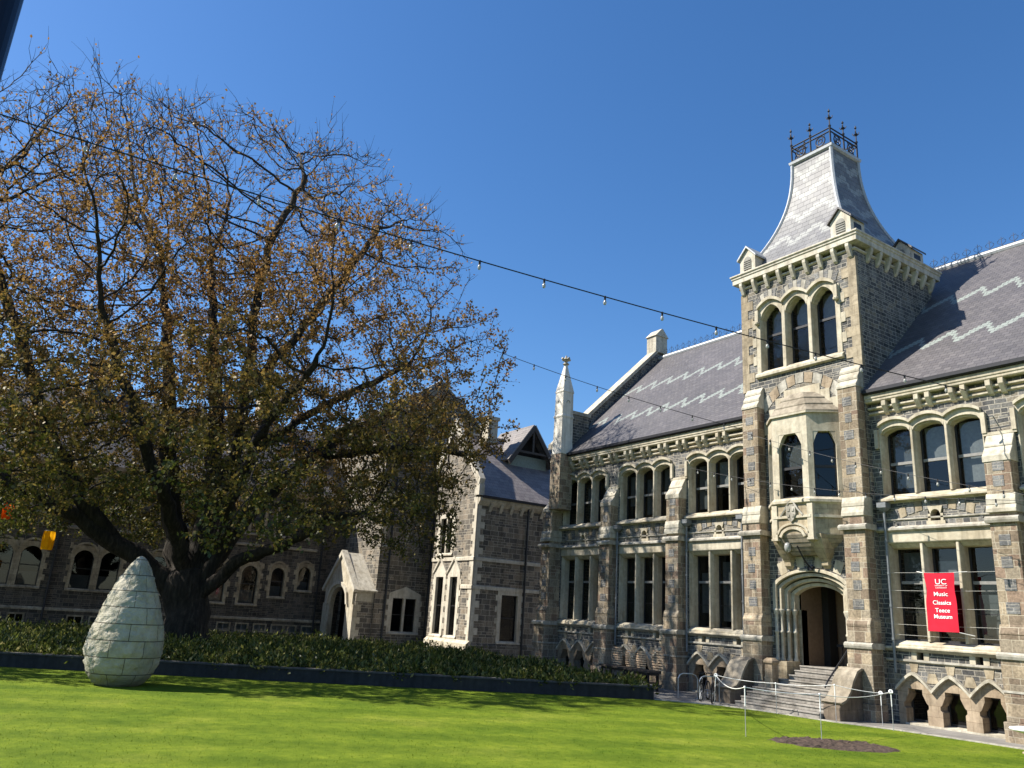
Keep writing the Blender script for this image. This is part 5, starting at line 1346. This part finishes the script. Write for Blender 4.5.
# ------------------------------------------------------------------ grass blades over the near lawn
n = 45000
gx = rg.uniform(-33, -8, n); gy = rg.uniform(-2, 24.5, n)
okg = inpoly(gx, gy, LAWN) & (((gx+13.3)*.62+(gy-19.2)*.78)**2/1.5**2+(-(gx+13.3)*.78+(gy-19.2)*.62)**2/.9**2 > 1)
gx, gy = gx[okg], gy[okg]; n = len(gx)
gd = np.stack([rg.normal(0, .45, n), rg.normal(0, .45, n), np.ones(n)], 1)
tag(leaf_cloud('grass', M['blades'], np.stack([gx, gy, np.full(n, .004)], 1), gd, rg.uniform(.015, .032, n), .25), kind='stuff')

# ------------------------------------------------------------------ egg sculpture
E = MB(); eb = Vector((-27.05, 4.4, 0)); prof = [(r_*.84, z_) for r_, z_ in [(.0, -.05), (.55, -.05), (.80, .05), (1.02, .26), (1.2, .6), (1.27, .95), (1.24, 1.35), (1.13, 1.8), (.97, 2.25), (.77, 2.7), (.56, 3.12), (.36, 3.45), (.19, 3.65), (.08, 3.74), (.0, 3.76)]]
pz = [p[1] for p in prof]; pr_ = [p[0] for p in prof]
NR, NZ = 96, 90; er = np.random.default_rng(2); ring_ = []
def rough(x, y, z): return .03*mn.fractal((x*2.2+3, y*2.2, z*2.2), .8, 2.1, 4)+.05*mn.fractal((x*6, y*6+5, z*6), .8, 2.1, 4)*(.25+1.0*max(0, -x*.45-y*.7))
for k in range(NZ+1):
    t = k/NZ; z = -.05+3.81*t; r = float(np.interp(z, pz, pr_))
    ring_.append([])
    for j in range(NR):
        a = 2*math.pi*j/NR; x, y = math.cos(a), math.sin(a); rr2 = max(0.004, r+rough(x*r, y*r, z)*min(1, r*3)+er.normal(0, .006)*min(1, r*3))
        ring_[-1].append(eb+Vector((x*rr2, y*rr2, z)))
E.loft(ring_)
eo = thing('egg_sculpture', tuple(eb), 'tall pale egg-shaped sculpture of rough stone blocks standing on the lawn', 'sculpture')
E.build('stone_body', M['egg'], eo, smooth=True)

# ------------------------------------------------------------------ rope barrier round the steps
posts = [((-20.76, 23.07), 1.05, (.1, .0), True, 'white-headed rope stake leaning beside the bicycles'), ((-14.9, 17.75), 1.22, (0, 0), False, 'thin white rope stake nearest the camera, left of the soil patch'),
         ((-18.6, 23.75), .98, (0, 0), False, 'short white rope stake in front of the stone pier at the steps'), ((-13.9, 19.55), 1.15, (0, 0), False, 'pale rope stake standing right behind the bare soil patch'),
         ((-16.7, 24.3), 1.12, (0, 0), False, 'rope stake in front of the right hand scrolled step wall'), ((-15.65, 25.2), .98, (0, 0), True, 'rope stake with a white ring head by the tower buttress'),
         ((-14.75, 24.3), 1.12, (0, 0), True, 'white-tied rope stake at the right end of the barrier')]
heads = []
for (x, y), h, ln, knob, lab in posts:
    t = thing('rope_stake', (x, y, 0), lab, 'stake', 'rope stakes round the entrance steps')
    m = MB(); topp = (x+ln[0], y+ln[1], h); m.tube([(x, y, -.05), topp], .010, 6); m.build('rod', M['post'], t)
    m = MB(); m.tube([(x+ln[0]*.6, y+ln[1]*.6, h*.62), topp], .015, 6)
    if knob: m.ring((topp[0], topp[1], h), (.4, -.6, .2), .045, .025, 12)
    else: m.lathe((topp[0], topp[1], h-.03), [(.02, 0), (.032, .03), (.02, .06)], 8)
    m.build('rope_eye', M['white'], t); heads.append(Vector((topp[0], topp[1], h)))
def rope(ids, lab, r=.010):
    m = MB(); pts = []
    for a, b in zip(ids, ids[1:]):
        A, Bq = heads[a], heads[b]; sag = .025*(A-Bq).length
        pts += [A.lerp(Bq, k/8)-Vector((0, 0, sag*4*(k/8)*(1-k/8))) for k in range(8)]
    pts.append(heads[ids[-1]]); m.tube(pts, r, 6); tag(m.build('barrier_rope', M['rope']), lab, 'rope', 'barrier ropes by the steps')
rope([0, 1, 3, 6], 'white barrier rope along the lawn side of the entrance steps'); rope([0, 2, 4, 5, 6], 'white barrier rope strung close along the foot of the entrance steps')

# ------------------------------------------------------------------ bicycles, racks, bench, table
def bicycle(loc, rz, lab):
    t = thing('bicycle', loc, lab, 'bicycle', 'bicycles parked at the hoop racks'); t.rotation_euler = (0, 0, 0)
    R = Matrix.Rotation(rz, 3, 'Z'); L = Vector(loc); w = lambda x, y, z: L+R@Vector((x, y, z))
    for x in (-.52, .53):
        m = MB(); nrm = R@Vector((0, 1, 0)); c = w(x, 0, .34); m.ring(c, nrm, .325, .026, 28, 6); wh = m.build('wheel', M['rubber'], t)
        m = MB(); a = nrm.orthogonal().normalized(); b = nrm.cross(a); m.ring(c, nrm, .295, .012, 24, 4)
        for k in range(14): an = 2*math.pi*k/14; m.tube([c, c+(a*math.cos(an)+b*math.sin(an))*.295], .003, 3)
        m.tube([c-nrm*.06, c+nrm*.06], .025, 6); m.build('rim', M['steel'], wh)
    m = MB(); bb, st_, hd, rw, fwl = w(-.08, 0, .3), w(-.22, 0, .82), w(.36, 0, .84), w(-.52, 0, .34), w(.53, 0, .34)
    hd2 = w(.39, 0, .72)
    for a, b, r in ((bb, st_, .018), (st_, hd, .018), (bb, hd2, .02), (rw, st_, .012), (rw, bb, .013), (hd, hd2, .02), (hd2, fwl, .016)): m.tube([a, b], r, 7)
    m.build('frame', M['bikepaint'], t)
    m = MB(); m.tube([hd, w(.33, 0, .98)], .014, 6); m.tube([w(.2, -.28, .96), w(.3, -.2, 1.0), w(.33, 0, .98), w(.3, .2, 1.0), w(.2, .28, .96)], .014, 6); m.build('handlebar', M['iron'], t)
    m = MB(); m.tube([st_, w(-.25, 0, .94)], .014, 6)
    m.loft([[w(-.4, -.07, .95), w(-.4, .07, .95), w(-.4, .07, .99), w(-.4, -.07, .99)], [w(-.25, -.06, .95), w(-.25, .06, .95), w(-.25, .06, .99), w(-.25, -.06, .99)], [w(-.1, -.02, .96), w(-.1, .02, .96), w(-.1, .02, .98), w(-.1, -.02, .98)]]); m.build('saddle', M['rubber'], t)
    m = MB(); m.ring(bb+R@Vector((0, -.05, 0)), R@Vector((0, 1, 0)), .09, .012, 16, 4); m.tube([w(-.08, -.06, .3), w(.02, -.08, .16)], .01, 5); m.tube([w(-.08, .06, .3), w(-.18, .08, .44)], .01, 5); m.build('crank', M['steel'], t)
bicycle((-22.35, 24.3, 0), 2.05, 'dark bicycle at the hoop rack nearest the stone buttress')
bicycle((-21.75, 24.1, 0), 2.25, 'dark bicycle parked beside the leaning rope stake')
def hoop(x, y, rz, lab):
    m = MB(); c, s = math.cos(rz), math.sin(rz); pts = [(-.38, 0), (-.38, .72), (-.3, .85), (-.18, .9), (.18, .9), (.3, .85), (.38, .72), (.38, 0)]
    m.tube([(x+c*a, y+s*a, z) for a, z in pts], .024, 8); m.box(ID, x+c*-.38-.09, x+c*-.38+.09, y+s*-.38-.09, y+s*-.38+.09, 0, .02); m.box(ID, x+c*.38-.09, x+c*.38+.09, y+s*.38-.09, y+s*.38+.09, 0, .02)
    tag(m.build('bicycle_hoop', M['steel']), lab, 'bicycle rack', 'steel bicycle hoops')
hoop(-23.0, 24.1, 1.0, 'bare steel bicycle hoop left of the parked bicycles'); hoop(-21.95, 24.15, 1.05, 'steel bicycle hoop standing between the two bicycles')

bt = thing('bench', (-27.0, 25.0, 0), 'dark low bench with sun patches shaped as slatted panels against the stone wall', 'bench')
def BF(u, d, z): p = Vector((-29.0, 25.35, 0))+Vector((3.9, -.62, 0))*u+Vector((-.157, -.987, 0))*d; return (p.x, p.y, z)
m = MB(); m.box(BF, 0, 1, 0, .62, .72, .80); m.box(BF, .02, .98, .05, .5, .62, .70); m.build('seat', M['benchdark'], bt)
for u in (.03, .5, .95):
    m = MB(); m.box(BF, u, u+.02, .05, .12, 0, .72); m.box(BF, u, u+.02, .5, .57, 0, .72); m.box(BF, u, u+.02, .1, .55, .3, .36); m.build('leg', M['iron'], bt)
for k, (uc, wd, z1) in enumerate(((.14, .24, 1.62), (.42, .2, 1.55), (.63, .2, 1.55), (.93, .25, 1.66))):
    m = MB(); nsl = 8
    for j in range(nsl):
        t = (j+.5)/nsl; wj = wd/2*(1-.38*abs(2*t-1)**2.4)*(1-.12*t); z = .82+(z1-.82)*j/nsl; dd_ = .18+.06*math.sin(math.pi*t)
        hh_ = (z1-.82)/nsl*.6
        cols = []
        for i in range(7):
            a = -1+i/3; cols.append([BF(uc+wj*a, -.1+dd_*math.sqrt(max(0, 1-a*a*.9))+q, zz_) for q, zz_ in ((0, z), (.05, z), (.05, z+hh_), (0, z+hh_))])
        m.loft(cols)
    m.build('sun_patch_slats', M['wood'], bt)  # sunlit patches of one slatted back, built as separate rounded panels

tb = thing('outdoor_table', (-10.75, 24.05, 0), 'small white round outdoor table at the right edge by the wall', 'table')
m = MB(); m.lathe((-10.75, 24.05, .5), [(.05, 0), (.12, -.02), (.45, .06), (.5, .1), (.48, .13), (.3, .16), (.0, .17)], 28); m.build('table_top', M['white'], tb, smooth=True)
m = MB(); m.lathe((-10.75, 24.05, 0), [(.26, 0), (.24, .04), (.08, .08), (.06, .48), (.0, .5)], 14); m.build('pedestal', M['tan'], tb, smooth=True)

# ------------------------------------------------------------------ lanterns, festoon lights, posts
def lantern(p, h, r, mat, lab):
    t = thing('paper_lantern', p, lab, 'lantern', 'paper lanterns hanging in the tree'); p = Vector(p)
    m = MB(); n = 16; prof_ = [(r*(.92+.08*math.sin(k*math.pi)), -h/2+h*k/8) for k in range(9)]
    rings = []
    for k in range(9):
        z = -h/2+h*k/8; base_r = r*(1-.12*abs(2*k/8-1)**3)
        rings.append([p+Vector((base_r*(1+.09*math.cos(j*math.pi))*math.cos(2*math.pi*j/n), base_r*(1+.09*math.cos(j*math.pi))*math.sin(2*math.pi*j/n), z)) for j in range(n)])
    m.loft(rings, True, False); m.build('shade', M[mat], t)
    m = MB(); m.tube([p+Vector((0, 0, h/2-.05)), p+Vector((0, 0, h/2+1.6))], .008, 4); m.ring(p+Vector((0, 0, h/2)), (0, 0, 1), r*.9, .012, 16, 4); m.build('hanger', M['cable'], t)
lantern((-34.08, 2.26, 4.31), .68, .19, 'yellow', 'yellow cylindrical paper lantern hanging under the left boughs')
lantern((-34.7, .81, 5.27), .62, .17, 'orange', 'orange red paper lantern hanging at the far left of the tree')

def festoon(p0, p1, n, sag, lab, r=.012, bs=1.0, first=.5, ext=0.0):
    p0, p1 = Vector(p0), Vector(p1)
    t = thing('festoon_light_string', tuple(p0), lab, 'string lights', 'festoon light strings over the lawn')
    f = lambda k: p0.lerp(p1, k)-Vector((0, 0, sag*4*k*(1-k)))
    m = MB(); m.tube([f(k/60) for k in range(61)], r, 5); m.build('cable', M['cable'], t)
    for k in range(n):
        c = f((k+first)/n)
        m = MB(); m.lathe(c, [(.0, .03), (.035*bs, .02), (.04*bs, -.1*bs), (.03*bs, -.13*bs)], 7); so_ = m.build('bulb_socket', M['cable'], t)
        m = MB(); m.lathe(c, [(.03*bs, -.13*bs), (.055*bs, -.18*bs), (.06*bs, -.23*bs), (.04*bs, -.29*bs), (.0, -.31*bs)], 8); m.build('bulb', M['bulb'], so_, smooth=True)
festoon((-20.0, -11.4, 13.1), (-12.5, 26.2, 10.75), 21, .52, 'long festoon light string crossing the sky from the left to the right wing eaves', .017, .8, .5)
festoon((-28.2, 15.4, 14.15), (-21.94, 26.2, 10.95), 9, .22, 'festoon light string running from the tree to the left wing gutter', .013, .8)
festoon((-21.36, 25.7, 10.62), (-9.3, 24.0, 6.55), 12, .25, 'festoon light string slanting down across the tower front', .008, .65)
festoon((-24.93, 26.3, 9.6), (-9.3, 23.8, 6.5), 14, .35, 'lowest festoon light string hanging across the upper windows', .008, .65)
mm = thing('lighting_mast', (-20.0, -11.4, 0), 'slim steel mast carrying the far end of the long festoon string', 'mast')
m = MB(); m.tube([(-20.0, -11.4, 0), (-20.0, -11.4, 13.3)], .08, 10, True, [.1, .06]); m.build('pole', M['black_post'], mm)
m = MB(); m.lathe((-20.0, -11.4, 0), [(.22, 0), (.22, .03), (.12, .06), (.1, .3)], 12); m.build('base_plate', M['black_post'], mm)
m = MB(); m.tube([(-9.3, 24.0, 0), (-9.3, 24.0, 6.8)], .05, 10); 
m2 = thing('light_pole', (-9.3, 24.0, 0), 'black pole off the right edge holding the two low festoon strings', 'pole'); m.build('pole', M['black_post'], m2)
bp = thing('black_post', (-5.70, -.615, 0), 'near black post slanting into the top left corner', 'post')
m = MB(); m.tube([(-5.70, -.615, 0), (-5.70, -.615, 6.9)], .13, 20); m.build('pole', M['black_post'], bp, smooth=True)
m = MB(); m.lathe((-5.70, -.615, 0), [(.3, 0), (.3, .04), (.17, .08), (.15, .3)], 16); m.build('base_plate', M['black_post'], bp)
